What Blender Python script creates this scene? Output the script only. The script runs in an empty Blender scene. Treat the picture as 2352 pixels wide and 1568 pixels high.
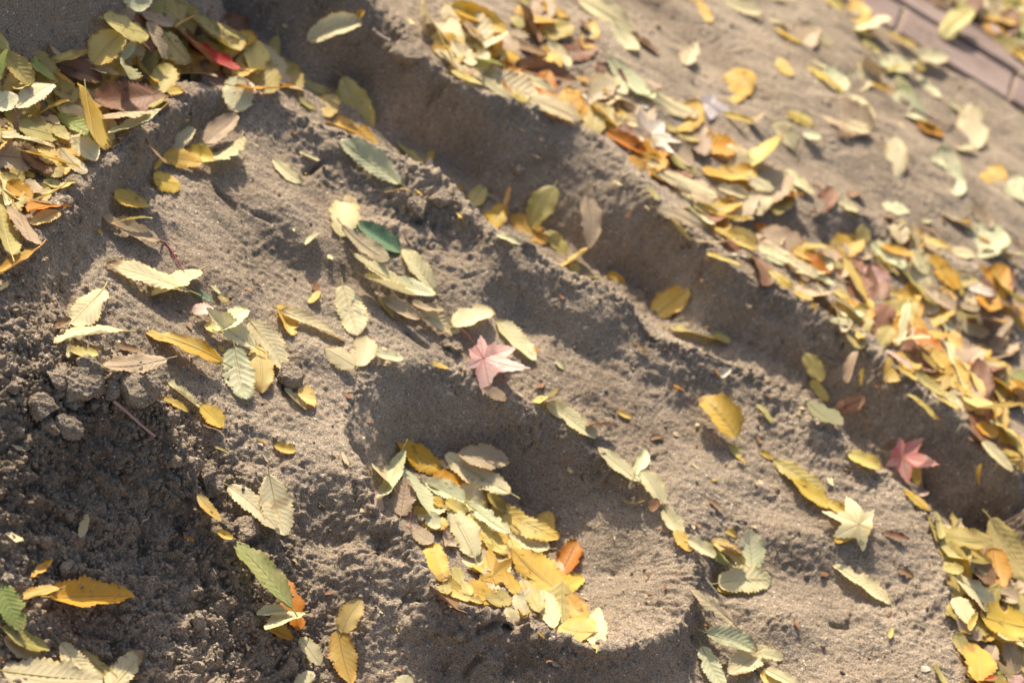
import bpy, math, random
import numpy as np
from mathutils import Matrix, Vector

random.seed(11)
RNG = np.random.default_rng(7)
SC = bpy.context.scene
COL = SC.collection
# ------------------------------------------------------------------ camera, world, sun, exposure
CAM_H = 1.45
PITCH = math.radians(31.0)
ROLL = math.radians(31.5)
FPX = 6050.0                      # focal length in the 2352 px wide survey frame
SW, SH = 2352.0, 1568.0
r0 = np.array([1.0, 0, 0])
fw = np.array([0, math.cos(PITCH), -math.sin(PITCH)])
u0 = np.array([0, math.sin(PITCH), math.cos(PITCH)])
RR = math.cos(ROLL) * r0 + math.sin(ROLL) * u0
UU = -math.sin(ROLL) * r0 + math.cos(ROLL) * u0
CAMP = np.array([0, 0, CAM_H])
cam_d = bpy.data.cameras.new('camera')
cam = bpy.data.objects.new('camera', cam_d)
COL.objects.link(cam)
M3 = Matrix(((RR[0], UU[0], -fw[0]), (RR[1], UU[1], -fw[1]), (RR[2], UU[2], -fw[2])))
cam.matrix_world = Matrix.Translation(Vector(CAMP)) @ M3.to_4x4()
cam_d.sensor_width = 36.0
cam_d.lens = FPX / SW * 36.0
cam_d.clip_start = 0.05
cam_d.clip_end = 200.0
cam_d.dof.use_dof = True
cam_d.dof.focus_distance = 2.52
cam_d.dof.aperture_fstop = 5.0
SC.camera = cam

SUN_EL = math.radians(39)
SUN_AZ = math.radians(-45)        # measured from +Y towards +X
sdir = np.array([math.sin(SUN_AZ) * math.cos(SUN_EL), math.cos(SUN_AZ) * math.cos(SUN_EL), math.sin(SUN_EL)])
w = bpy.data.worlds.new('World'); SC.world = w; w.use_nodes = True
nt = w.node_tree
sky = nt.nodes.new('ShaderNodeTexSky'); sky.sky_type = 'NISHITA'; sky.sun_disc = False
sky.sun_elevation = SUN_EL; sky.sun_rotation = SUN_AZ
sky.dust_density = 5.0; sky.air_density = 1.0; sky.ozone_density = 1.0
bg = nt.nodes['Background']; bg.inputs[1].default_value = 0.12
nt.links.new(sky.outputs[0], bg.inputs[0])
sun_d = bpy.data.lights.new('sun', 'SUN'); sun_d.energy = 4.9; sun_d.angle = math.radians(0.9)
sun_d.color = (1.0, 0.88, 0.70)
sun = bpy.data.objects.new('sun', sun_d); COL.objects.link(sun)
sun.rotation_euler = Vector(-sdir).to_track_quat('-Z', 'Y').to_euler()
SC.view_settings.view_transform = 'Standard'; SC.view_settings.look = 'None'
SC.view_settings.exposure = 0.36; SC.view_settings.gamma = 1.0
SC.view_settings.use_curve_mapping = False

# ------------------------------------------------------------------ survey helpers: a sight line through the frame meets a level
def ray(x, y):
    x = np.asarray(x, float); y = np.asarray(y, float)
    d = fw * FPX + np.multiply.outer(x - SW / 2, RR) + np.multiply.outer(SH / 2 - y, UU)
    return d / np.linalg.norm(d, axis=-1, keepdims=True)
def on_level(x, y, z):
    d = ray(x, y)
    t = (np.asarray(z) - CAM_H) / d[..., 2]
    return CAMP + d * t[..., None]
def project(P):
    q = P - CAMP
    zc = q @ fw
    return np.stack([SW / 2 + FPX * (q @ RR) / zc, SH / 2 - FPX * (q @ UU) / zc], -1), zc

def catmull(pts, n=14):
    p = np.array(pts, float)
    p = np.vstack([2 * p[0] - p[1], p, 2 * p[-1] - p[-2]])
    out = []
    for i in range(1, len(p) - 2):
        a, b, c, d = p[i - 1], p[i], p[i + 1], p[i + 2]
        t = np.linspace(0, 1, n, endpoint=False)[:, None]
        out.append(0.5 * (2 * b + (c - a) * t + (2 * a - 5 * b + 4 * c - d) * t * t + (3 * b - a - 3 * c + d) * t ** 3))
    out.append(p[-2][None])
    return np.vstack(out)

# ------------------------------------------------------------------ noise
_perm = RNG.permutation(4096)
_grad = RNG.normal(size=(4096, 3)); _grad /= np.linalg.norm(_grad, axis=1, keepdims=True)
def perlin(P, scale, seed=0):
    q = P / scale + seed * 17.31
    i = np.floor(q).astype(np.int64); f = q - i
    u = f * f * f * (f * (f * 6 - 15) + 10)
    res = np.zeros(len(P))
    for dx in (0, 1):
        for dy in (0, 1):
            for dz in (0, 1):
                h = _perm[(_perm[(_perm[(i[:, 0] + dx) & 4095] + i[:, 1] + dy) & 4095] + i[:, 2] + dz) & 4095]
                g = _grad[h]
                dot = g[:, 0] * (f[:, 0] - dx) + g[:, 1] * (f[:, 1] - dy) + g[:, 2] * (f[:, 2] - dz)
                wt = (u[:, 0] if dx else 1 - u[:, 0]) * (u[:, 1] if dy else 1 - u[:, 1]) * (u[:, 2] if dz else 1 - u[:, 2])
                res += wt * dot
    return res * 1.6
def billow(P, scale, seed=0):
    return np.abs(perlin(P, scale, seed)) * 2 - 0.5

# ------------------------------------------------------------------ terrain: crests, feet and levels of the sand, in metres
X0, X1, Y0, Y1, CS = -1.5, 1.7, 1.0, 5.4, 0.004
NX, NY = int((X1 - X0) / CS), int((Y1 - Y0) / CS)
con = []        # (x, y, z) world
def line(pts, n=14, closed=False):
    q = catmull(pts, n)
    con.append(on_level(q[:, 0], q[:, 1], q[:, 2]))
def pts(*a):
    q = np.array(a, float)
    con.append(on_level(q[:, 0], q[:, 1], q[:, 2]))
C1 = [(-300,900,-.03),(-120,740,-.02),(0,640,-.02),(60,590,-.02),(110,530,-.018),(200,425,-.018),(290,350,-.015),(400,258,-.012),(480,212,-.012),(560,215,-.012),
      (640,235,-.012),(720,272,-.012),(800,300,-.01),(890,340,-.008),(960,372,-.006),(1040,415,-.006),(1075,480,-.008),(1130,530,-.01),(1220,565,-.01),
      (1300,620,-.01),(1390,655,-.008),(1450,690,-.008),(1500,745,-.01),(1560,780,-.01),(1650,810,-.01),(1740,850,-.01),(1830,900,-.01),(1900,960,-.01),
      (1950,1020,-.01),(2040,1090,-.01),(2110,1150,-.01),(2150,1205,-.012),(2165,1290,-.02),(2190,1400,-.03),(2203,1480,-.035),(2208,1568,-.04),(2215,1720,-.05)]
line(C1)
w4 = on_level(*np.array(catmull(C1[:9], 8)).T); w4 = w4 + np.array([-.016, .004, .001]); con.append(w4)
# hidden back foot of the first ridge
q = np.array(C1[10:31], float); q2 = q.copy(); q2[:, 0] += -12; q2[:, 1] += 24; q2[:, 2] = -.09
q2[:4, 2] = [-.05, -.06, -.07, -.08]
q2[q2[:, 0] > 1520, 2] = -.072
line(q2)
q3 = q.copy(); q3[:, 0] += 22; q3[:, 1] -= 32; q3[:, 2] = -.09
q3[:4, 2] = [-.05, -.06, -.075, -.082]; q3[4:7, 2] = -.080
q3[(q3[:, 0] > 1540), 2] = -.066
line(q3)
# bank between trench and far flat
C2 = [(-300,-100,.13),(-100,-200,.13),(60,-215,.13),(250,-180,.13),(430,-255,.13),(590,-290,.12),(700,-160,.07),(800,-30,.035),(870,20,.015),(930,95,.01),(1000,160,.01),(1080,210,.01),(1180,232,.01),(1280,262,.01),(1350,300,.01),(1420,340,.01),
      (1462,390,.01),(1500,450,.01),(1560,520,.0),(1640,590,.0),(1740,650,.0),(1830,690,.0),(1900,730,.004),(1960,762,.01),(2010,800,.01),(2060,850,.01),
      (2130,905,.01),(2200,960,.01),(2260,1005,.01),(2352,1095,.01),(2450,1200,.01),(2600,1350,.01)]
line(C2)
q = np.array(C2, float); q[:, 0] += 40; q[:, 1] -= 30; q[:, 2] = -.004; q[:7, 2] = (.12, .12, .12, .12, .12, .10, .055); line(q)
# left pocket full of leaves and the wall behind it
line([(-150,90,-.068),(0,120,-.068),(60,140,-.068),(110,145,-.068),(185,105,-.068),(240,55,-.068),(290,0,-.068),(400,10,-.068),(480,40,-.066),(560,60,-.066),(650,140,-.066),(700,195,-.07),(790,215,-.08),(860,290,-.085),(910,340,-.088)])
pts((100,250,-.062),(300,200,-.06),(0,400,-.058),(400,150,-.06),(-100,300,-.062),(150,330,-.055),(-60,500,-.055),(500,130,-.06),(600,185,-.062),(30,455,-.053),(290,262,-.053),(-150,580,-.055),(420,205,-.05))
# trench floor to the right
line([(1700,805,-.066),(1780,835,-.066),(1850,890,-.066),(1920,950,-.07),(2000,1045,-.074),(2090,1115,-.086),(2165,1180,-.084),(2250,1225,-.082),(2352,1285,-.08),(2500,1380,-.08)])
pts((2300,1350,-.095),(2300,1500,-.09),(2400,1600,-.09),(2240,1300,-.095),(2260,1450,-.09),(2270,1568,-.085),(2450,1450,-.1),(2190,1230,-.1),(2420,1750,-.09))
# wall mid heights
# right side face of the near-left ridge and the shelf
line([(500,262,-.045),(455,300,-.05),(400,345,-.055),(345,400,-.058),(290,445,-.06),(255,490,-.062),(215,560,-.068),(165,640,-.072),(140,720,-.075)])
pts((560,280,-.03),(640,330,-.035),(700,500,-.055),(850,430,-.035),(950,520,-.04),(1000,620,-.055),(1150,640,-.04),(1300,800,-.055),(1400,760,-.03),(1600,1000,-.055),(1650,900,-.032),(1850,1100,-.035),(1900,1250,-.05),(2050,1250,-.03),
    (2080,1400,-.05),(1800,1400,-.075),(1950,1560,-.07),(420,480,-.062),(350,600,-.072),(500,700,-.085),(300,760,-.085),(600,640,-.07),(700,850,-.10),(600,800,-.095),(800,760,-.085),(900,780,-.082),(1100,830,-.08),(450,850,-.097),
    (1250,915,-.082),(1400,1030,-.083),(1540,1150,-.083),(1640,1260,-.088),(1750,1500,-.088),(1200,720,-.06),(1500,880,-.05),(1700,1200,-.07),(1420,920,-.068))
# bowl
RIM = [(800,1010,-.095),(797,970,-.095),(803,925,-.095),(830,880,-.09),(890,845,-.085),(950,832,-.083),(1020,842,-.083),(1080,872,-.083),(1130,905,-.083),(1190,930,-.083),(1240,952,-.083),(1320,1010,-.083),(1400,1062,-.083),(1480,1120,-.083),
       (1540,1172,-.083),(1580,1235,-.080),(1603,1310,-.083),(1592,1370,-.091),(1570,1430,-.098),(1500,1462,-.103),(1420,1485,-.108),(1370,1492,-.110),(1300,1460,-.108),(1230,1430,-.107),(1140,1400,-.107),(1062,1386,-.110),(1033,1420,-.124),
       (1008,1372,-.112),(980,1290,-.101),(930,1212,-.096),(870,1160,-.095),(850,1110,-.094),(828,1045,-.093),(800,1010,-.095)]
line(RIM)
line([(885,1100,-.155),(905,1050,-.155),(960,1040,-.158),(1050,1055,-.158),(1120,1080,-.158),(1180,1135,-.166),(1240,1220,-.175),(1290,1310,-.166),(1360,1415,-.155)])
pts((1000,1150,-.163),(1100,1250,-.168),(1200,1350,-.168),(1400,1340,-.157),(1380,1150,-.122))
q = catmull(RIM[21:], 8); w3 = on_level(q[:, 0], q[:, 1], q[:, 2]); cb = on_level(1180, 1240, -.16)
for off, zz in ((.024, -.163), (.034, -.167)):
    dv = cb[:2] - w3[:, :2]; dv /= np.linalg.norm(dv, axis=1, keepdims=True)
    p = w3.copy(); p[:, :2] += dv * off; p[:, 2] = zz; con.append(p[6:])
# outside the bowl, towards the camera
pts((560,960,-.105),(700,960,-.1),(560,1060,-.122),(640,1060,-.118),(700,1060,-.112),(740,1150,-.124),(640,1200,-.142),(640,1300,-.16),(760,1260,-.152),(850,1300,-.151),(800,1400,-.165),(920,1400,-.15),(900,1500,-.178),
    (1000,1568,-.188),(1150,1480,-.146),(1150,1568,-.172),(1300,1568,-.149),(1400,1568,-.140),(1480,1568,-.143),(1560,1540,-.143),(1590,1480,-.13),(1000,1700,-.21),(1300,1700,-.2),(1450,1700,-.19),(1580,1700,-.185),(700,1480,-.185),(800,1568,-.195),
    (1632,1340,-.122),(1640,1380,-.130),(1638,1440,-.138),(1632,1568,-.145),(1700,1700,-.145),(1665,1310,-.105),(1690,1400,-.105),(1690,1500,-.115))
# crumbly mound at the left
line([(60,730,-.03),(130,790,-.03),(230,835,-.024),(300,862,-.02),(345,862,-.02),(376,872,-.026),(381,930,-.045),(385,970,-.06),(420,1020,-.078),(455,1090,-.102),(470,1185,-.126),(520,1240,-.138),(570,1310,-.152),(640,1430,-.168),(700,1568,-.192),(740,1700,-.21)])
line([(250,800,-.088),(330,830,-.093),(372,880,-.098),(372,950,-.107),(400,1010,-.115),(440,1080,-.125),(458,1170,-.137)])
q = catmull([(300,862,-.02),(345,862,-.02),(376,872,-.026),(381,930,-.045),(385,970,-.06),(420,1020,-.078),(455,1090,-.102)], 8)
w3 = on_level(q[:, 0], q[:, 1], q[:, 2]); w3 = w3 + np.array([.022, .026, 0]); w3[:, 2] = np.minimum(w3[:, 2] - .03, -.098); con.append(w3)
pts((430,930,-.105),(480,1000,-.115),(505,1130,-.133),(540,1200,-.14),(200,790,-.083))
pts((170,960,-.055),(300,1010,-.09),(340,1120,-.128),(200,1100,-.098),(150,1200,-.148),(300,1300,-.182),(400,1250,-.165),(450,1400,-.192),(100,1400,-.178),(250,1500,-.205),(0,1200,-.104),(0,1000,-.08),(60,900,-.05),(0,800,-.045),(50,690,-.03),(90,1000,-.068),(-150,900,-.085),(-100,760,-.06),
    (0,1400,-.165),(0,1568,-.19),(450,1568,-.205),(550,1500,-.19),(-150,1200,-.10),(-150,1600,-.18),(200,1700,-.21),(500,1700,-.21),(200,1568,-.212))
# far flat
pts((1700,200,.0),(2200,400,0),(2000,100,0),(1500,60,0),(1250,-20,0),(2300,560,0),(2300,900,0),(2200,780,-.004),(1600,300,-.006),(1900,250,.004),(2450,700,0),(2450,1000,0),(1100,-150,0),(1700,-150,0),(2250,-120,0),(2500,100,0),(1750,560,-.008),(1900,650,-.006),(1350,120,-.008),(2600,400,0),(2600,900,0))
pts((1862,505,.002),(1900,475,.012),(1950,470,.012),(2000,485,.01),(2035,525,.002),(1900,560,-.025),(1950,565,-.028),(2000,570,-.025),(1775,465,.008),(1820,490,.006),(1800,530,-.02),(2250,612,.01),(2352,622,.01),(2300,680,-.022),(2352,690,-.022),
    (1880,240,.01),(1950,250,.012),(1850,290,-.006),(1920,310,-.004))
P = np.vstack(con)

def solve():
    # coarse to fine relaxation of a membrane pinned at the surveyed lines
    H = None
    for lev in (32, 16, 8, 4, 2, 1):
        nx, ny = -(-NX // lev), -(-NY // lev)
        ix = np.clip(((P[:, 0] - X0) / (CS * lev)).astype(int), -1, nx); iy = np.clip(((P[:, 1] - Y0) / (CS * lev)).astype(int), -1, ny)
        ok = (ix >= 0) & (ix < nx) & (iy >= 0) & (iy < ny)
        S = np.zeros((ny, nx)); Wt = np.zeros((ny, nx))
        np.add.at(S, (iy[ok], ix[ok]), P[ok, 2]); np.add.at(Wt, (iy[ok], ix[ok]), 1)
        m = Wt > 0; V = np.where(m, S / np.maximum(Wt, 1), 0)
        if H is None: H = np.full((ny, nx), -.05)
        else:
            H = np.repeat(np.repeat(H, 2, 0), 2, 1)[:ny, :nx]
        H[m] = V[m]
        for it in range({32: 600, 16: 400, 8: 300, 4: 200, 2: 90, 1: 40}[lev]):
            p = np.pad(H, 1, mode='edge')
            H = (p[:-2, 1:-1] + p[2:, 1:-1] + p[1:-1, :-2] + p[1:-1, 2:]) / 4
            H[m] = V[m]
    for _ in range(2):
        p = np.pad(H, 1, mode='edge')
        H = (p[:-2, 1:-1] + p[2:, 1:-1] + p[1:-1, :-2] + p[1:-1, 2:] + 2 * H) / 6
    return H
HB = solve()
def sample(G, x, y):
    fx = np.clip((x - X0) / CS - .5, 0, NX - 1.001); fy = np.clip((y - Y0) / CS - .5, 0, NY - 1.001)
    i = fx.astype(int); j = fy.astype(int); i = np.minimum(i, G.shape[1] - 2); j = np.minimum(j, G.shape[0] - 2)
    a = fx - i; b = fy - j
    return (G[j, i] * (1 - a) + G[j, i + 1] * a) * (1 - b) + (G[j + 1, i] * (1 - a) + G[j + 1, i + 1] * a) * b
GY, GX = np.gradient(HB, CS)
LAP = np.gradient(GX, CS, axis=1) + np.gradient(GY, CS, axis=0)
for _ in range(3):
    p_ = np.pad(LAP, 1, mode='edge'); LAP = (p_[:-2, 1:-1] + p_[2:, 1:-1] + p_[1:-1, :-2] + p_[1:-1, 2:] + p_[1:-1, 1:-1]) / 5

def field(blobs, XY):
    out = np.zeros(len(XY))
    for b in blobs:
        x, y, z, r, amp = b[:5]; asp = b[5] if len(b) > 5 else 1.0
        c = on_level(x, y, z)
        d2 = ((XY[:, 0] - c[0]) / asp) ** 2 + (XY[:, 1] - c[1]) ** 2
        out += amp * np.exp(-d2 / (2 * r * r))
    return out
# how crumbly the sand is, and where hands have dented it
ROUGH = [(150,1250,-.14,.09,1),(330,1150,-.12,.08,1),(450,1400,-.17,.09,1),(250,1450,-.18,.1,.9),(600,1450,-.18,.05,.7),(60,780,-.04,.06,.35),(170,930,-.06,.06,.35),(30,1050,-.08,.08,.25),(380,1000,-.09,.05,.9),
         (1000,470,-.02,.045,.7),(960,440,-.015,.04,.4),(700,300,-.02,.05,.35),(1250,620,-.02,.04,.2),(1800,940,-.03,.05,.4),(1950,1080,-.03,.05,.4),(470,1120,-.12,.03,.6),(1200,1520,-.15,.08,.5),(1500,560,-.03,.05,.35),
         (1700,720,-.04,.06,.3),(1900,800,-.03,.06,.3),(2100,1000,-.04,.08,.3),(870,1200,-.12,.04,.3),(150,560,-.04,.06,.25),(350,380,-.04,.05,.2),(980,1330,-.13,.05,.3),(1400,950,-.06,.08,.25),(2150,1450,-.05,.06,.5)]
DENT = [(620,605,-.075,.035,-.02,1.8),(560,560,-.07,.03,.008,1.6),(790,430,-.04,.03,-.014,1.6),(1250,765,-.06,.022,-.013,2.2),(1160,735,-.06,.022,-.008),(1690,1070,-.06,.04,-.010,1.8),(1560,980,-.06,.03,-.010,1.5),(1350,900,-.06,.02,-.005,1.5),
        (1640,900,-.035,.03,-.014,1.6),(1900,1330,-.06,.03,-.012,1.5),(1780,1480,-.08,.03,-.014,1.6),(1400,820,-.05,.02,-.008,1.6),(700,550,-.06,.02,.008,2),(980,700,-.06,.02,-.010,2),(500,640,-.08,.02,.007,2),(2060,1330,-.04,.03,-.008),
        (880,650,-.06,.018,-.008,2.5),(1330,720,-.04,.02,.008,1.6),(1480,790,-.03,.02,-.01,1.5),(700,820,-.1,.016,.010,1.2),(1050,560,-.04,.02,-.01,2),(1700,480,0,.05,-.012,2),(2080,620,0,.05,-.012,2),(2200,720,0,.06,-.012,2),(1450,150,0,.05,.012,2),(2000,330,0,.06,.012,2),
        (1000,560,-.05,.022,-.008,2),(1120,600,-.04,.02,.006,2),(1350,840,-.06,.016,-.004,1.6),(1450,760,-.03,.02,-.007,1.4),(1550,860,-.04,.02,.006,1.5),(1310,690,-.03,.014,-.004,1.6),(420,560,-.07,.016,-.005,2),
        (680,620,-.08,.018,-.007,2.2),(740,700,-.09,.014,.006,2),(380,700,-.08,.02,-.005,2),(1750,1150,-.06,.02,-.007,1.6),(1850,1230,-.05,.016,.006,1.4),(1950,1400,-.05,.018,-.007,1.3),(2000,1500,-.06,.02,-.008,1.5),(1700,1340,-.08,.014,.005,1.3),
        (1500,1060,-.075,.016,-.006,1.6),(1800,1020,-.035,.018,-.008,1.5),(900,560,-.05,.014,-.006,2),(850,520,-.045,.014,.005,2),(560,420,-.05,.014,-.006,2),(620,470,-.055,.016,.006,2),
        (1600,80,0,.05,-.010,1.6),(1800,150,0,.05,.010,1.6),(1900,400,0,.04,-.012,1.6),(2150,420,0,.06,.012,1.8),(2250,300,0,.05,-.012,1.8),(2280,760,0,.05,-.012,1.4),(2000,240,0,.03,-.010,1.5),(1500,250,0,.03,.009,1.5),(2100,150,0,.04,-.009,1.6),
        (760,1200,-.13,.02,-.008,1),(830,1330,-.15,.016,.012,1.4),(650,1120,-.13,.02,.006,1),(900,1480,-.17,.02,.008,1.5)]

def displace(B, N):
    """B base points, N normals -> displaced points"""
    ro = np.clip(field(ROUGH, B), 0, 1.1)
    st = B * np.array([.5, 1, 1])
    steep = np.clip((.86 - N[:, 2]) / .25, 0, 1)
    att = 1 - .72 * steep
    wq = B + .02 * perlin(B, .08, 60)[:, None]
    d = att * (.0036 * perlin(B, .13, 1) + .0024 * perlin(B, .055, 2)) + 1.15 * field(DENT, B)
    d += att * (.0040 * (.45 - np.abs(perlin(wq * np.array([.7, 1, 1]), .085, 61))) + .0022 * (.4 - np.abs(perlin(wq * np.array([.7, 1, 1]), .036, 62))))
    d += steep * (.0016 * perlin(B * np.array([1, 1, .22]), .012, 63) + .0014 * np.abs(perlin(B * np.array([1, 1, .5]), .03, 64)))
    d += .0015 * perlin(st, .022, 3) + .0013 * perlin(st, .010, 4) + .0009 * perlin(B, .0048, 5)
    crest = np.clip(-sample(LAP, B[:, 0], B[:, 1]) / 9.0, 0, 1)
    crest = crest * np.clip(.55 + 1.1 * perlin(B, .05, 68), .12, 1)
    far = np.clip((B[:, 1] - 2.6) / .6, 0, 1)
    d += far * (.0040 * perlin(B * np.array([.6, 1, 1]), .075, 69) + .0030 * perlin(B * np.array([.6, 1, 1]), .034, 70))
    d += crest * (.0036 * billow(B, .013, 65) + .0027 * billow(B, .0065, 66) + .0012 * perlin(B, .0035, 67) - .0004)
    patch = np.clip(perlin(B, .07, 31) * 2.2 + .15, 0, 1)
    crumb = np.clip(billow(B, .011, 6), -.4, 1.2)
    d += patch * (.0016 * crumb + .0012 * perlin(B, .006, 7))
    big = billow(B + .004 * perlin(B, .02, 21)[:, None], .030, 8)
    d += ro * (.0078 * big + .0058 * billow(B, .0165, 9) + .0042 * billow(B, .0085, 10) + .0020 * billow(B, .0052, 71) + .0012 * perlin(B, .004, 11) + .0005)
    # scratches raked up the inside of the pit by fingers
    c = on_level(1330, 1330, -.16)
    dx, dy = B[:, 0] - c[0], B[:, 1] - c[1]
    R = np.hypot(dx, dy); A = np.arctan2(dy, dx)
    msk = np.clip((R - .05) / .04, 0, 1) * np.clip((.20 - R) / .05, 0, 1) * np.clip(np.cos(A + .35) * 1.6 + .1, 0, 1)
    d += .6 * msk * (.0014 * np.sin(A * 30 + 5 * perlin(B, .05, 12)) + .0012 * np.sin(A * 71 + 5 * perlin(B, .03, 13)))
    # deep cracks
    for (x, y, z, x2, y2, wd, dp) in CRACK:
        a = on_level(x, y, z)[:2]; b = on_level(x2, y2, z)[:2]
        ab = b - a; t = np.clip(((B[:, :2] - a) @ ab) / (ab @ ab), 0, 1)
        dist = np.linalg.norm(B[:, :2] - a - t[:, None] * ab + .004 * perlin(B, .02, 14)[:, None], axis=1)
        d -= dp * np.exp(-(dist / wd) ** 2) * np.sin(np.pi * np.clip(t * .9 + .05, 0, 1)) ** .5
    return B + N * d[:, None]
CRACK = [(1110,1445,-.125,1215,1442,.0035,.018),(1130,1475,-.13,1100,1500,.003,.01),(485,430,-.06,540,480,.003,.009),(560,480,-.06,640,520,.003,.008),(1230,545,-.02,1240,590,.004,.01),(1540,1300,-.06,1600,1330,.003,.006),(1910,1420,-.07,1945,1435,.003,.012),
         (930,765,-.08,985,800,.003,.01),(700,395,-.04,740,380,.004,.014),(620,850,-.1,660,905,.003,.008),(170,880,-.06,240,905,.003,.01)]

def mat(name): 
    m = bpy.data.materials.new(name); m.use_nodes = True
    return m, m.node_tree.nodes, m.node_tree.links
def sand_material(name='sand', tint=(1, 1, 1)):
    m, n, l = mat(name)
    b = n['Principled BSDF']; b.inputs['Roughness'].default_value = .93; b.inputs['Specular IOR Level'].default_value = .22
    tc = n.new('ShaderNodeTexCoord')
    def noise(sc, det=3, rough=.6):
        t = n.new('ShaderNodeTexNoise'); t.inputs['Scale'].default_value = sc; t.inputs['Detail'].default_value = det
        t.inputs['Roughness'].default_value = rough; l.new(tc.outputs['Object'], t.inputs['Vector']); return t
    def ramp(src, stops):
        r = n.new('ShaderNodeValToRGB'); e = r.color_ramp.elements
        while len(e) < len(stops): e.new(.5)
        for k, (p, c) in enumerate(stops): e[k].position = p; e[k].color = (*[c[i] * tint[i] for i in range(3)], 1)
        l.new(src, r.inputs[0]); return r
    def mix(mode, a, b2, f):
        x = n.new('ShaderNodeMix'); x.data_type = 'RGBA'; x.blend_type = mode
        if isinstance(f, float): x.inputs[0].default_value = f
        else: l.new(f, x.inputs[0])
        l.new(a, x.inputs[6])
        if isinstance(b2, tuple): x.inputs[7].default_value = b2
        else: l.new(b2, x.inputs[7])
        return x.outputs[2]
    big = ramp(noise(7, 5, .62).outputs[0], [(.32, (.225, .180, .134)), (.46, (.315, .258, .195)), (.58, (.36, .298, .228)), (.72, (.415, .348, .270))])
    gr = ramp(noise(620, 2, .7).outputs[0], [(.28, (.10, .09, .08)), (.45, (.40, .39, .38)), (.58, (.64, .62, .59)), (.75, (1.0, .95, .88))])
    c = mix('OVERLAY', big.outputs[0], gr.outputs[0], .85)
    v = n.new('ShaderNodeTexVoronoi'); v.inputs['Scale'].default_value = 330; l.new(tc.outputs['Object'], v.inputs['Vector'])
    sep = n.new('ShaderNodeSeparateColor'); l.new(v.outputs['Color'], sep.inputs[0])
    def spec(chan, thr, size, colr, src):
        a = n.new('ShaderNodeMath'); a.operation = 'GREATER_THAN'; l.new(sep.outputs[chan], a.inputs[0]); a.inputs[1].default_value = thr
        d = n.new('ShaderNodeMath'); d.operation = 'LESS_THAN'; l.new(v.outputs['Distance'], d.inputs[0]); d.inputs[1].default_value = size
        e = n.new('ShaderNodeMath'); e.operation = 'MULTIPLY'; l.new(a.outputs[0], e.inputs[0]); l.new(d.outputs[0], e.inputs[1])
        return mix('MIX', src, colr, e.outputs[0])
    c = spec(0, .94, .34, (.13, .11, .10, 1), c)
    c = spec(1, .97, .32, (.75, .72, .68, 1), c)
    l.new(c, b.inputs['Base Color'])
    n1, n2, n3 = noise(170, 3, .65), noise(420, 2), noise(900, 1)
    ad = n.new('ShaderNodeMath'); ad.operation = 'MULTIPLY_ADD'; l.new(n2.outputs[0], ad.inputs[0]); ad.inputs[1].default_value = .55; l.new(n1.outputs[0], ad.inputs[2])
    ad2 = n.new('ShaderNodeMath'); ad2.operation = 'MULTIPLY_ADD'; l.new(n3.outputs[0], ad2.inputs[0]); ad2.inputs[1].default_value = .3; l.new(ad.outputs[0], ad2.inputs[2])
    bp = n.new('ShaderNodeBump'); bp.inputs['Strength'].default_value = 1.0; bp.inputs['Distance'].default_value = .0028
    l.new(ad2.outputs[0], bp.inputs['Height']); l.new(bp.outputs[0], b.inputs['Normal'])
    return m
SAND = sand_material()

def make_mesh(name, V, F, m, smooth=True):
    me = bpy.data.meshes.new(name)
    V = np.asarray(V, np.float32); F = np.asarray(F, np.int32); k = F.shape[1]
    me.vertices.add(len(V)); me.vertices.foreach_set('co', V.ravel())
    me.loops.add(F.size); me.loops.foreach_set('vertex_index', F.ravel())
    me.polygons.add(len(F)); me.polygons.foreach_set('loop_start', np.arange(0, F.size, k, dtype=np.int32))
    me.polygons.foreach_set('use_smooth', np.full(len(F), smooth))
    me.update(calc_edges=True)
    if m: me.materials.append(m)
    return me
def link(name, me, parent=None, **props):
    o = bpy.data.objects.new(name, me); COL.objects.link(o)
    if parent is not None: o.parent = parent
    for k, v in props.items(): o[k] = v
    return o

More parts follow.
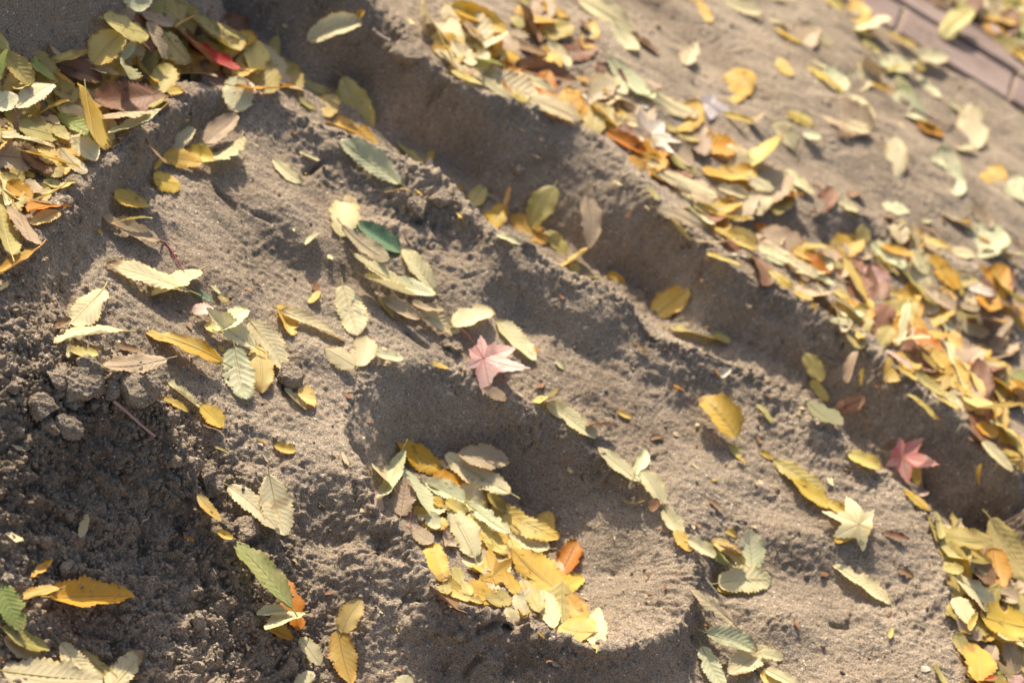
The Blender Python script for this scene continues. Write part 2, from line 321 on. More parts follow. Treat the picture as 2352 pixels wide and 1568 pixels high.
def build_ground():
    step = 2.3
    us = np.arange(-150, SW + 150, step); vs = np.arange(-130, SH + 140, step)
    gx, gy = np.meshgrid(us, vs)
    B = on_level(gx, gy, np.full(gx.shape, -.07))
    sh = gx.shape
    x, y = B[..., 0].ravel(), B[..., 1].ravel()
    z = sample(HB, x, y)
    nx_, ny_ = -sample(GX, x, y), -sample(GY, x, y)
    N = np.stack([nx_, ny_, np.ones_like(nx_)], 1); N /= np.linalg.norm(N, axis=1, keepdims=True)
    V = displace(np.stack([x, y, z], 1), N)
    idx = np.arange(V.shape[0]).reshape(sh)
    F = np.stack([idx[:-1, :-1], idx[1:, :-1], idx[1:, 1:], idx[:-1, 1:]], -1).reshape(-1, 4)
    # the ground goes on beyond the surveyed part
    b = np.concatenate([idx[0, :-1][::6], idx[:-1, -1][::6], idx[-1, 1:][::-1][::6], idx[1:, 0][::-1][::6]])
    full = np.concatenate([idx[0, :-1], idx[:-1, -1], idx[-1, 1:][::-1], idx[1:, 0][::-1]])
    c = np.array([0, 2.6, 0]); ext = []; Fx = []; prev = full; base = len(V)
    for s in (1.06, 1.16, 1.35, 1.7, 2.6, 5.0, 16.0):
        p = c + (V[full] - c) * s
        k = min(1, (s - 1) / .5)
        p[:, 2] = V[full, 2] * (1 - k) - .02 * k + .012 * perlin(p, .2, 40) * min(1, s - 1 + .5)
        ext.append(p); cur = np.arange(base, base + len(full)); base += len(full)
        Fx.append(np.stack([prev, cur, np.roll(cur, -1), np.roll(prev, -1)], 1)); prev = cur
    V2 = np.vstack([V] + ext); F2 = np.vstack([F] + Fx)
    # face up
    a = V2[F[0]]; nrm = np.cross(a[1] - a[0], a[2] - a[0])
    if nrm[2] < 0: F2 = F2[:, ::-1]
    me = make_mesh('sand_ground', V2, F2, SAND)
    o = link('sand_ground', me, kind='structure', label='damp sand dug into ridges, a trench and a bowl shaped pit')
    return V
GV = build_ground()
# top surface height map for resting things on
HT = HB.copy()
ix = ((GV[:, 0] - X0) / CS).astype(int); iy = ((GV[:, 1] - Y0) / CS).astype(int)
ok = (ix >= 0) & (ix < HT.shape[1]) & (iy >= 0) & (iy < HT.shape[0])
HM = np.full_like(HT, -9.0)
np.maximum.at(HM, (iy[ok], ix[ok]), GV[ok, 2])
HT = np.where(HM > -1, HM, HT)
HG = HT.copy()

def hit(x, y, G=None):
    G = HT if G is None else G
    d = ray(x, y)
    t = np.arange(1.7, 6.5, .002)
    q = CAMP + t[:, None] * d
    h = sample(G, q[:, 0], q[:, 1])
    k = np.argmax(q[:, 2] <= h)
    if q[k, 2] > h[k]: k = len(t) - 1
    return q[k], t[k], d
cam_d.dof.focus_distance = float((hit(560, 1180)[0] - CAMP) @ fw)
# ------------------------------------------------------------------ leaves
PAL = {  # face colour, second colour, rim colour, vein colour
 'c': ((.78, .68, .40), (.72, .65, .40), (.78, .60, .24), (.66, .54, .27)),
 'm': ((.66, .68, .41), (.80, .75, .48), (.70, .66, .34), (.56, .56, .30)),
 'y': ((.74, .50, .09), (.76, .60, .22), (.62, .36, .04), (.52, .38, .12)),
 'a': ((.70, .38, .035), (.72, .50, .13), (.52, .24, .03), (.42, .25, .07)),
 'o': ((.60, .24, .02), (.58, .34, .06), (.40, .12, .02), (.35, .15, .04)),
 'k': ((.50, .42, .13), (.60, .50, .20), (.50, .36, .06), (.30, .28, .12)),
 'g': ((.30, .38, .10), (.48, .48, .18), (.45, .40, .10), (.42, .45, .20)),
 'G': ((.11, .21, .12), (.17, .28, .16), (.13, .20, .09), (.26, .36, .20)),
 'b': ((.26, .13, .065), (.34, .20, .11), (.20, .08, .03), (.13, .07, .04)),
 't': ((.58, .46, .29), (.48, .35, .22), (.50, .36, .18), (.28, .20, .12)),
 'r': ((.42, .035, .02), (.50, .07, .03), (.35, .03, .03), (.30, .04, .05)),
 'p': ((.80, .52, .44), (.84, .64, .52), (.72, .34, .28), (.66, .34, .28)),
 's': ((.78, .36, .30), (.84, .56, .42), (.62, .12, .12), (.60, .20, .16)),
 'l': ((.52, .46, .46), (.58, .52, .46), (.50, .42, .44), (.40, .34, .34)),
 'w': ((.72, .62, .50), (.74, .66, .54), (.66, .52, .42), (.55, .46, .38)),
}
CNAME = {'s': 'pink and red', 'c': 'pale cream', 'm': 'pale mint green', 'y': 'yellow', 'a': 'golden amber', 'o': 'orange', 'k': 'olive yellow', 'g': 'fresh green',
         'G': 'dark green', 'b': 'brown', 't': 'dull tan', 'r': 'red', 'p': 'pink', 'l': 'greyish lilac', 'w': 'off-white'}
def leaf_material(key, star=False):
    fc, sc2, rim, vn = PAL[key]
    m, n, l = mat('leaf_' + CNAME[key].replace(' ', '_').replace('-', '_') + ('_star' if star else ''))
    b = n['Principled BSDF']; b.inputs['Roughness'].default_value = .55; b.inputs['Specular IOR Level'].default_value = .32
    at = n.new('ShaderNodeAttribute'); at.attribute_name = 'luv'
    sp = n.new('ShaderNodeSeparateXYZ'); l.new(at.outputs['Vector'], sp.inputs[0])
    oi = n.new('ShaderNodeObjectInfo'); tc = n.new('ShaderNodeTexCoord')
    add = n.new('ShaderNodeVectorMath'); add.operation = 'ADD'; l.new(tc.outputs['Object'], add.inputs[0])
    rv = n.new('ShaderNodeVectorMath'); rv.operation = 'SCALE'; rv.inputs[0].default_value = (7, 3, 5); l.new(oi.outputs['Random'], rv.inputs['Scale'])
    l.new(rv.outputs[0], add.inputs[1])
    def math_(op, a, b2=None, c=None):
        x = n.new('ShaderNodeMath'); x.operation = op
        for i, v in enumerate((a, b2, c)):
            if v is None: continue
            if isinstance(v, (int, float)): x.inputs[i].default_value = v
            else: l.new(v, x.inputs[i])
        return x.outputs[0]
    def noise(s, d=3):
        t = n.new('ShaderNodeTexNoise'); t.inputs['Scale'].default_value = s; t.inputs['Detail'].default_value = d; l.new(add.outputs[0], t.inputs['Vector']); return t.outputs[0]
    def mixc(a, b2, f, mode='MIX'):
        x = n.new('ShaderNodeMix'); x.data_type = 'RGBA'; x.blend_type = mode
        if isinstance(f, (int, float)): x.inputs[0].default_value = f
        else: l.new(f, x.inputs[0])
        for i, v in ((6, a), (7, b2)):
            if isinstance(v, tuple): x.inputs[i].default_value = (*v[:3], 1)
            else: l.new(v, x.inputs[i])
        return x.outputs[2]
    def step(v, lo, hi):
        x = n.new('ShaderNodeMapRange'); x.interpolation_type = 'SMOOTHSTEP'; l.new(v, x.inputs[0]); x.inputs[1].default_value = lo; x.inputs[2].default_value = hi; return x.outputs[0]
    f = step(math_('ADD', noise(28, 3), math_('MULTIPLY', math_('SUBTRACT', oi.outputs['Random'], .5), .45)), .38, .66)
    c = mixc(fc, sc2, f)
    av = math_('ABSOLUTE', sp.outputs[1])
    edge = step(math_('ADD', av, math_('MULTIPLY', math_('SUBTRACT', noise(60), .5), .5)), .72, 1.05)
    c = mixc(c, rim, math_('MULTIPLY', edge, .65))
    # veins: z of luv carries the side vein phase
    ph = math_('FRACT', sp.outputs[2]); tri = math_('ABSOLUTE', math_('SUBTRACT', ph, .5))
    side = step(tri, .40, .5)
    mid = math_('SUBTRACT', 1.0, step(av, .015, .06))
    vein = math_('MAXIMUM', math_('MULTIPLY', side, .25 if star else (.55 if key in 'cmtgG' else .28)), math_('MULTIPLY', mid, .7))
    c = mixc(c, vn, vein)
    # freckles, bruises and stuck sand
    spot = step(noise(75, 4), .63, .70)
    c = mixc(c, tuple(x * .42 for x in fc), math_('MULTIPLY', spot, .7))
    br = step(noise(22, 2), .64, .74)
    c = mixc(c, (.28, .17, .08), math_('MULTIPLY', br, .55))
    gs = math_('MULTIPLY', step(noise(420, 2), .60, .68), step(noise(40, 2), .50, .64))
    c = mixc(c, (.40, .33, .27), math_('MULTIPLY', gs, math_('FRACT', math_('MULTIPLY', oi.outputs['Random'], 31.7))))
    tipb = math_('MULTIPLY', step(math_('ADD', math_('ADD', sp.outputs[0], math_('MULTIPLY', av, .25)), math_('MULTIPLY', math_('SUBTRACT', noise(34), .5), 1.1)), 1.02, 1.22), step(math_('FRACT', math_('MULTIPLY', oi.outputs['Random'], 7.9)), .35, .7))
    if not star: c = mixc(c, (.30, .17, .07), math_('MULTIPLY', tipb, .75))
    hs = n.new('ShaderNodeHueSaturation'); l.new(c, hs.inputs['Color'])
    l.new(math_('MULTIPLY_ADD', math_('FRACT', math_('MULTIPLY', oi.outputs['Random'], 13.7)), .3, .86), hs.inputs['Value'])
    l.new(math_('MULTIPLY_ADD', math_('FRACT', math_('MULTIPLY', oi.outputs['Random'], 5.3)), .02, .49), hs.inputs['Hue'])
    l.new(hs.outputs[0], b.inputs['Base Color'])
    bp = n.new('ShaderNodeBump'); bp.inputs['Strength'].default_value = .5; bp.inputs['Distance'].default_value = .0006
    l.new(math_('ADD', noise(260, 2), math_('MULTIPLY', vein, 1.2)), bp.inputs['Height']); l.new(bp.outputs[0], b.inputs['Normal'])
    tr = n.new('ShaderNodeBsdfTranslucent'); l.new(hs.outputs[0], tr.inputs[0])
    ms = n.new('ShaderNodeMixShader'); ms.inputs[0].default_value = .16 if key in 'btrlGpw' else .24
    out = [x for x in n if x.type == 'OUTPUT_MATERIAL'][0]
    l.new(b.outputs[0], ms.inputs[1]); l.new(tr.outputs[0], ms.inputs[2]); l.new(ms.outputs[0], out.inputs[0])
    return m
LM = {}
def lmat(key, star=False):
    if (key, star) not in LM: LM[(key, star)] = leaf_material(key, star)
    return LM[(key, star)]
STM = {}
def stalk_mat(key):
    colr = {'r': (.34, .03, .05), 'p': (.50, .10, .10), 'b': (.14, .07, .04), 'o': (.45, .2, .04), 't': (.36, .26, .13), 'g': (.40, .42, .15), 'G': (.3, .4, .2)}.get(key, (.52, .42, .14))
    if colr not in STM:
        m, n, l = mat('leaf_stalk'); b = n['Principled BSDF']; b.inputs['Roughness'].default_value = .5
        t = n.new('ShaderNodeTexNoise'); t.inputs['Scale'].default_value = 120
        r = n.new('ShaderNodeValToRGB'); r.color_ramp.elements[0].color = (*[c * .6 for c in colr], 1); r.color_ramp.elements[1].color = (*[min(1, c * 1.25) for c in colr], 1)
        l.new(t.outputs[0], r.inputs[0]); l.new(r.outputs[0], b.inputs['Base Color']); STM[colr] = m
    return STM[colr]

def bend(V, kind, L, curl, cross, fold, twist, tipk):
    """V in flat leaf space: x along midrib 0..L, y across, z up"""
    x, y, z = V[:, 0], V[:, 1], V[:, 2]
    hw = np.maximum(np.abs(y).max(), 1e-6)
    z = z + fold * np.abs(y)
    # curl across (cupping): roll about the midrib
    if abs(cross) > 1e-3:
        k = cross / hw
        s = y * k
        y2 = np.sin(s) / k; z = z * np.cos(s) + (1 - np.cos(s)) / k; y = y2
    # bend along
    if abs(curl) > 1e-3 or abs(tipk) > 1e-3:
        t = x / L
        ang = curl * (t - .5) + tipk * np.clip(t - .7, 0, 1) ** 2 * 5
        # integrate a fine arc
        tt = np.linspace(-.5, 1.25, 176); aa = curl * (tt - .5) + tipk * np.clip(tt - .7, 0, 1) ** 2 * 5
        xs = np.concatenate([[0], np.cumsum(np.cos(aa[:-1]) * np.diff(tt))]) * L; zs = np.concatenate([[0], np.cumsum(np.sin(aa[:-1]) * np.diff(tt))]) * L
        xs -= np.interp(0, tt, xs); zs -= np.interp(0, tt, zs)
        cx, cz = np.interp(t, tt, xs), np.interp(t, tt, zs)
        x = cx - np.sin(ang) * z; z = cz + np.cos(ang) * z
    if abs(twist) > 1e-3:
        a = twist * (V[:, 0] / L - .5)
        y, z = y * np.cos(a) - z * np.sin(a), y * np.sin(a) + z * np.cos(a)
    return np.stack([x, y, z], 1)

def elm_blade(L, W, rng, nu, nv, pleat, ragged):
    """serrated, pleated blade: base at x=0, tip at x=L"""
    u = np.linspace(0, 1, nu + 1)
    sh = rng.uniform(.78, 1.0)
    prof = np.sin(np.pi * u ** sh) ** rng.uniform(.40, .54)
    prof = np.maximum(prof * (1 - .25 * u ** 6), 0)
    prof[-1] = 0
    v = np.linspace(-1, 1, nv + 1)
    nt_ = nu / 3.0
    V = []; A = []
    tooth = ((np.arange(nu + 1) % 3) / 2.0 - .4) * .15
    nveins = rng.integers(8, 14)
    pleat = pleat * rng.uniform(.25, 1.15)
    bites = [(rng.uniform(.15, .95), rng.choice([-1, 1]), rng.uniform(.03, .07), rng.uniform(.15, .5)) for _ in range(rng.integers(0, 3))] if rng.random() < .4 else []
    sbow = rng.uniform(-.06, .06)
    warp = rng.normal(size=6)
    lop = rng.uniform(-.08, .08)
    for i in range(nu + 1):
        for j in range(nv + 1):
            vv = v[j]; a = abs(vv)
            hwid = W / 2 * prof[i] * (1 + lop * np.sign(vv))
            side = 0 if vv < 0 else 1
            ed = a ** 4
            jag = 1 + ed * (tooth[i] + ragged * .10 * math.sin(9 * u[i] + 5 * warp[side]) * math.sin(23 * u[i] + 3 * warp[2 + side])) if 0 < i < nu else 1
            for (bu, bs, bw_, bd) in bites:
                if vv * bs > 0: jag *= 1 - bd * a ** 3 * math.exp(-((u[i] - bu) / bw_) ** 2)
            y = vv * hwid * jag + sbow * L * math.sin(math.pi * u[i])
            xx = L * (u[i] + .05 * a * prof[i])
            ph = nveins * (u[i] - .13 * a * (1 + .3 * a))
            tri = abs(ph - math.floor(ph) - .5) * 2
            z = pleat * L * (tri - .5) * min(1, a * 4) * prof[i]
            z += L * .018 * math.sin(3.1 * u[i] * 2 + warp[4] + 2 * vv) * a + L * .012 * ed * math.sin(17 * u[i] + warp[5] * 3)
            V.append((xx, y, z)); A.append((u[i], vv, ph))
    idx = np.arange((nu + 1) * (nv + 1)).reshape(nu + 1, nv + 1)
    F = np.stack([idx[:-1, :-1], idx[1:, :-1], idx[1:, 1:], idx[:-1, 1:]], -1).reshape(-1, 4)
    return np.array(V), np.array(A), F

def star_blade(L, W, rng, lobes=5):
    """pointed star shaped leaf: stalk joint at the origin, main lobe along +x"""
    angs = {5: [-2.05, -1.0, 0, 1.0, 2.05], 6: [-2.3, -1.3, -.4, .4, 1.3, 2.2]}[lobes]
    lens = {5: [.62, .88, 1.0, .88, .62], 6: [.6, .85, 1, .95, .8, .55]}[lobes]
    n = 160
    tips = [(a + rng.normal() * .10, ln * rng.uniform(.82, 1.10)) for a, ln in zip(angs, lens)]
    pts_ = []
    for i, (a, ln) in enumerate(tips):
        a2, l2 = tips[(i + 1) % len(tips)]
        da = (a2 - a) % (2 * math.pi)
        for fr, rr_ in ((0, ln), (.11, ln * .84), (.23, ln * .70), (.36, ln * .57)): pts_.append((a + da * fr if da < 2 else a + 1.0 * fr, rr_))
        nd = .44 if da < 2 else .32
        pts_.append((a + da * .5, nd))
        if da < 2:
            for fr, rr_ in ((.64, l2 * .57), (.77, l2 * .70), (.89, l2 * .84)): pts_.append((a + da * fr, rr_))
        else:
            for fr, rr_ in ((.64, l2 * .57), (.77, l2 * .70), (.89, l2 * .84)): pts_.append((a2 - (1 - fr) * 1.0, rr_))
    pts_ = np.array(pts_); 
    ex_ = pts_[:, 1] * np.cos(pts_[:, 0]); ey_ = pts_[:, 1] * np.sin(pts_[:, 0])
    seg_ = np.hypot(np.diff(np.append(ex_, ex_[0])), np.diff(np.append(ey_, ey_[0]))); cum = np.concatenate([[0], np.cumsum(seg_)])
    ss = np.linspace(0, cum[-1], n, endpoint=False)
    ox = np.interp(ss, cum, np.append(ex_, ex_[0])); oy = np.interp(ss, cum, np.append(ey_, ey_[0]))
    th = np.arctan2(oy, ox); rad = np.hypot(ox, oy) * (1 + .03 * np.sin(ss * 40))
    rings = 8
    V = [(0, 0, 0)]; A = [(0, 0, 0)]
    ph = rng.uniform(0, 6, 3)
    for k in range(1, rings + 1):
        s = k / rings
        rr = rad * s
        for i in range(n):
            x, y = rr[i] * math.cos(th[i]), rr[i] * math.sin(th[i])
            dmin = min(abs((th[i] - a + math.pi) % (2 * math.pi) - math.pi) for a in angs)
            z = .09 * rr[i] * math.sin(3 * th[i] + ph[0]) + .26 * rr[i] ** 2 * math.sin(2 * th[i] + ph[1]) + .16 * rr[i] * min(dmin, .4)
            V.append((x * L, y * L, z * L)); A.append((s, min(1, dmin * 2.2), rr[i] * 9))
    V = np.array(V); A = np.array(A)
    F = []
    for i in range(n):
        j = (i + 1) % n
        F.append((0, 1 + i, 1 + j, 0))
        for k in range(rings - 1):
            a, b = 1 + k * n, 1 + (k + 1) * n
            F.append((a + i, b + i, b + j, a + j))
    return V, A, F, angs, lens

def tube(path, rads, seg=6):
    path = np.array(path, float); V = []; F = []
    for i, p in enumerate(path):
        d = path[min(i + 1, len(path) - 1)] - path[max(i - 1, 0)]
        d /= np.linalg.norm(d) + 1e-9
        a = np.cross(d, [0, 0, 1.0]); 
        if np.linalg.norm(a) < 1e-3: a = np.array([1.0, 0, 0])
        a /= np.linalg.norm(a); b = np.cross(d, a)
        for k in range(seg):
            t = 2 * math.pi * k / seg
            V.append(p + rads[i] * (a * math.cos(t) + b * math.sin(t)))
    for i in range(len(path) - 1):
        for k in range(seg):
            F.append((i * seg + k, i * seg + (k + 1) % seg, (i + 1) * seg + (k + 1) % seg, (i + 1) * seg + k))
    return np.array(V), F

def poly_mesh(name, V, F, m, A=None):
    me = bpy.data.meshes.new(name)
    me.from_pydata([tuple(v) for v in V], [], [tuple(dict.fromkeys(f)) for f in F])
    if A is not None:
        at = me.attributes.new('luv', 'FLOAT_VECTOR', 'POINT'); at.data.foreach_set('vector', np.asarray(A, np.float32).ravel())
    for p in me.polygons: p.use_smooth = True
    me.materials.append(m); me.update()
    return me

def surface_frame(x, y, rad):
    p, t, d = hit(x, y)
    g = np.linspace(-1, 1, 7); gx, gy = np.meshgrid(g, g); k = gx ** 2 + gy ** 2 <= 1
    sx, sy = p[0] + gx[k] * rad, p[1] + gy[k] * rad
    sz = sample(HT, sx, sy)
    A = np.stack([sx - p[0], sy - p[1], np.ones(k.sum())], 1)
    wgt = np.ones(k.sum())
    for _ in range(3):
        s = np.linalg.lstsq(A * wgt[:, None], sz * wgt, rcond=None)[0]
        r = np.abs(sz - A @ s); wgt = 1 / (1 + (r / .006) ** 2)
    n = np.array([-s[0], -s[1], 1.0]); 
    g = math.hypot(s[0], s[1])
    if g > 1.6: n[:2] *= 1.6 / g
    return p, t, d, n / np.linalg.norm(n)

TX = [p[0] for p in C1[1:26]]; TY = [p[1] for p in C1[1:26]]
LEAVES = []   # placed: dict(root, px, py, col, kind, size, region, label)
def place_leaf(x1, y1, x2, y2, wpx, col, star=0, curl=None, cross=None, fold=None, twist=None, tipk=0.0, label=None, ragged=1.0, stalk=1.0, stuff=False, tiltlim=62, lift=.0, flat=False, pitchlim=20):
    """base joint and tip in survey px, width in px"""
    cx, cy = (x1 + x2) / 2, (y1 + y2) / 2
    deep = 0
    if 860 < cx < 1430 and 1000 < cy < 1520 and cy > 1000 + max(0, cx - 1180) * .8: deep = 22 if wpx > 28 else 0
    elif 640 < cx < 2200 and abs(cy - np.interp(cx, TX, TY) + 30) < 60 and cy < np.interp(cx, TX, TY): deep = 30 if wpx > 28 else 0
    rng = np.random.default_rng(int(abs(x1 * 131 + y1 * 17 + x2 * 7 + y2)) + 5)
    if star: cx, cy = x1, y1
    pc, tc_, dc, nrm = surface_frame(cx, cy, .022)
    if star:
        nrm = nrm - dc * .18; nrm /= np.linalg.norm(nrm)
    # in-plane direction whose image runs from base to tip
    ex = np.cross([0, 1.0, 0], nrm); ex /= np.linalg.norm(ex); ey = np.cross(nrm, ex)
    q0, _ = project(pc)
    J = np.stack([(project(pc + ex * .01)[0] - q0) / .01, (project(pc + ey * .01)[0] - q0) / .01], 1)
    dpx = np.array([x2 - x1, y2 - y1], float); Lp = np.linalg.norm(dpx)
    zc = (pc - CAMP) @ fw; mpp = zc / FPX
    ab = np.linalg.lstsq(J.T @ J + np.eye(2) * 1e3, J.T @ dpx, rcond=None)[0]
    dv = ex * ab[0] + ey * ab[1]; L = np.linalg.norm(dv); dv /= L
    Lmin, Lmax = Lp * mpp, Lp * mpp * 1.9
    if L > Lmax:
        L = Lmax
    if star: L = wpx * .60 * mpp
    if not star:
        Lcap = max(.085, Lmin * 1.02)
        L = min(L, Lcap)
    want = wpx * mpp
    side = np.cross(nrm, dv)
    best = None
    W = want * 1.1 if star else min(max(want, L * .42), L * .80)
    if not star and W < want: W = want
    vd = dc
    for tt in np.radians(np.arange(-tiltlim, tiltlim + 1, 4)):
        for pit in np.radians(np.arange(-pitchlim, pitchlim + 1, 10)):
            d2 = dv * math.cos(pit) + nrm * math.sin(pit)
            n0 = np.cross(d2, side); n0 *= np.sign(n0 @ nrm)
            s2 = side * math.cos(tt) + n0 * math.sin(tt)
            pw = np.linalg.norm(s2 - vd * (s2 @ vd)) * W
            # component across the image direction
            pl = np.linalg.norm(d2 - vd * (d2 @ vd)) * L
            cost = abs(pw - want) / max(want, 1e-4) + abs(pl - Lp * mpp) / (Lp * mpp) * (0 if star else 1.2) + abs(tt) * .16 + abs(pit) * .25 + max(0, .60 - float(np.cross(d2, s2) @ sdir) * (1 if np.cross(d2, s2) @ nrm > 0 else -1)) * .7
            if best is None or cost < best[0]: best = (cost, d2, s2)
    _, d2, s2 = best
    if flat or star: d2, s2 = dv, side
    n2 = np.cross(d2, s2)
    if n2 @ nrm < 0: s2 = -s2; n2 = -n2
    # exact image length by scaling
    e0, _ = project(pc - d2 * L / 2); e1, _ = project(pc + d2 * L / 2)
    sc = Lp / max(np.linalg.norm(e1 - e0), 1)
    if not star: L *= min(max(sc, .6), 1.5)
    if curl is None: curl = rng.uniform(-.5, .7)
    if cross is None: cross = rng.uniform(-.35, .55)
    if fold is None: fold = rng.uniform(-.05, .30)
    if twist is None: twist = rng.uniform(-.35, .35)
    far = Lp < 62
    if star:
        V, A, F, angs, lens = star_blade(L, W, rng, star)
        off = 0
    else:
        nu, nv = (45, 12) if Lp > 90 else ((33, 8) if not far else (21, 6))
        V, A, F = elm_blade(L, W, rng, nu, nv, (.016 if col in 'cmtgGk' else .010) if Lp > 60 else .009, ragged)
        off = -L / 2
    def form(Q):
        if star:
            z = Q[:, 2] + 0; rr = np.hypot(Q[:, 0], Q[:, 1])
            z = z + (cross if cross else 0) * .35 * rr ** 2 / L + curl * .25 * Q[:, 0] * np.abs(Q[:, 0]) / L
            return np.stack([Q[:, 0], Q[:, 1], z], 1)
        return bend(Q, 0, L, curl, cross, fold, twist, tipk)
    VB = form(V)
    mid = np.zeros(3) if star else form(np.array([[L * .5, 0, 0]]))[0]
    R = np.stack([d2, s2, n2], 1)
    if not star:
        # match the surveyed length and width as seen along the sight line
        ia = dpx / Lp; ib = np.array([-ia[1], ia[0]])
        for _ in range(2):
            Wd = (VB - mid) @ R.T
            q_ = np.stack([Wd @ RR, -(Wd @ UU)], 1) / mpp
            el = np.ptp(q_ @ ia); ew = np.ptp(q_ @ ib)
            fl = min(max(Lp / max(el, 1), .7), 1.5); fw_ = min(max(wpx / max(ew, 1), .6), 1.7)
            V = V * np.array([fl, fw_, fl]); L *= fl
            VB = form(V); mid = form(np.array([[L * .5, 0, 0]]))[0]
    Wd = (VB - mid) @ R.T
    t = tc_; c = CAMP + dc * t
    Wd = (VB - mid) @ R.T
    for _ in range(5):
        P_ = Wd + c
        h = sample(HT, P_[:, 0], P_[:, 1])
        gap = P_[:, 2] - h
        need = -np.percentile(gap, deep or (7 if not star else 25)) + .0006
        if stuff: need = -np.percentile(gap, 30)
        need = max(min(need, .03), -.03)
        t -= need / abs(dc[2]) * .8
        c = CAMP + dc * t
    c = c + np.array([0, 0, lift])
    P_ = Wd + c
    # pile surface rises
    ii = ((P_[:, 0] - X0) / CS).astype(int); jj = ((P_[:, 1] - Y0) / CS).astype(int)
    okk = (ii >= 0) & (ii < HT.shape[1]) & (jj >= 0) & (jj < HT.shape[0])
    cell = HT[jj[okk], ii[okk]]
    np.maximum.at(HT, (jj[okk], ii[okk]), np.minimum(P_[okk, 2] + .0006, cell + (.004 if stuff else .012)))
    if stuff: return P_, A, F
    kind = 'maple_leaf' if star else 'elm_leaf'
    me = poly_mesh(kind, VB - mid, F, lmat(col, bool(star)), A)
    o = link(kind, me)
    o.matrix_world = Matrix(((R[0, 0], R[0, 1], R[0, 2], c[0]), (R[1, 0], R[1, 1], R[1, 2], c[1]), (R[2, 0], R[2, 1], R[2, 2], c[2]), (0, 0, 0, 1)))
    rt = L * .011
    if not far or star:
        if star:
            for a, ln in zip(angs, lens):
                s = np.linspace(0, .86, 8); Q = np.stack([s * ln * L * math.cos(a), s * ln * L * math.sin(a), np.zeros(8)], 1)
                # follow the blade height
                zi = np.array([VB[np.argmin((V[:, 0] - p[0]) ** 2 + (V[:, 1] - p[1]) ** 2), 2] for p in Q]); Q[:, 2] = zi + .0002
                tv, tf = tube(Q, np.linspace(rt * .55, rt * .12, 8), 5)
                link('vein', poly_mesh('vein', tv, tf, stalk_mat(col)), o)
            sa = rng.uniform(2.6, 3.6); s = np.linspace(0, 1, 8)
            Q = np.stack([L * .75 * stalk * s * math.cos(sa), L * .75 * stalk * s * math.sin(sa), L * .12 * np.sin(s * 2.2)], 1)
            tv, tf = tube(Q, np.full(8, rt * .6), 6); link('stalk', poly_mesh('stalk', tv, tf, stalk_mat(col)), o)
        else:
            s = np.linspace(-.14 * stalk, .93, 16); bow = rng.uniform(-.25, .25)
            Q = np.stack([s * L, np.where(s < 0, bow * (s ** 2) * L * 6, 0), np.zeros(16)], 1)
            Q = form(Q) - mid; Q[:, 2] += .0001
            tv, tf = tube(Q, np.interp(s, [-.14, 0, .93], [rt * .95, rt * .75, rt * .18]), 5)
            link('stalk', poly_mesh('stalk', tv, tf, stalk_mat(col)), o)
    LEAVES.append(dict(o=o, x=cx, y=cy, col=col, star=star, L=Lp, w=wpx, label=label))
    return o
# ------------------------------------------------------------------ underlying litter nobody could count
def litter(name, zones, label):
    Vs, Fs, As, ms, mats, base = [], [], [], [], [], 0
    rng = np.random.default_rng(3)
    for zn in zones:
        poly, count, cols = zn[:3]; big = zn[3] if len(zn) > 3 else 1.0
        poly = np.array(poly, float)
        k = 0
        while k < count:
            x = rng.uniform(poly[:, 0].min(), poly[:, 0].max()); y = rng.uniform(poly[:, 1].min(), poly[:, 1].max())
            ins = False; j = len(poly) - 1
            for i in range(len(poly)):
                if (poly[i, 1] > y) != (poly[j, 1] > y) and x < (poly[j, 0] - poly[i, 0]) * (y - poly[i, 1]) / (poly[j, 1] - poly[i, 1]) + poly[i, 0]: ins = not ins
                j = i
            if not ins: continue
            k += 1
            a = rng.uniform(0, 6.28); Ln = rng.uniform(.038, .066) * big
            zc = 2.8; px = Ln * FPX / 3.0 * .42
            P_, A, F = place_leaf(x - px * math.cos(a), y - px * math.sin(a), x + px * math.cos(a), y + px * math.sin(a), px * rng.uniform(1.05, 1.5), 'k', stuff=True, tiltlim=24, pitchlim=10)
            c = rng.choice(list(cols))
            if c not in mats: mats.append(c)
            Vs.append(P_); As.append(A); Fs.append(np.asarray(F) + base); base += len(P_); ms += [mats.index(c)] * len(F)
    me = poly_mesh(name, np.vstack(Vs), np.vstack(Fs), lmat(mats[0]), np.vstack(As))
    for c in mats[1:]: me.materials.append(lmat(c))
    me.polygons.foreach_set('material_index', ms)
    link(name, me, kind='stuff', label=label)
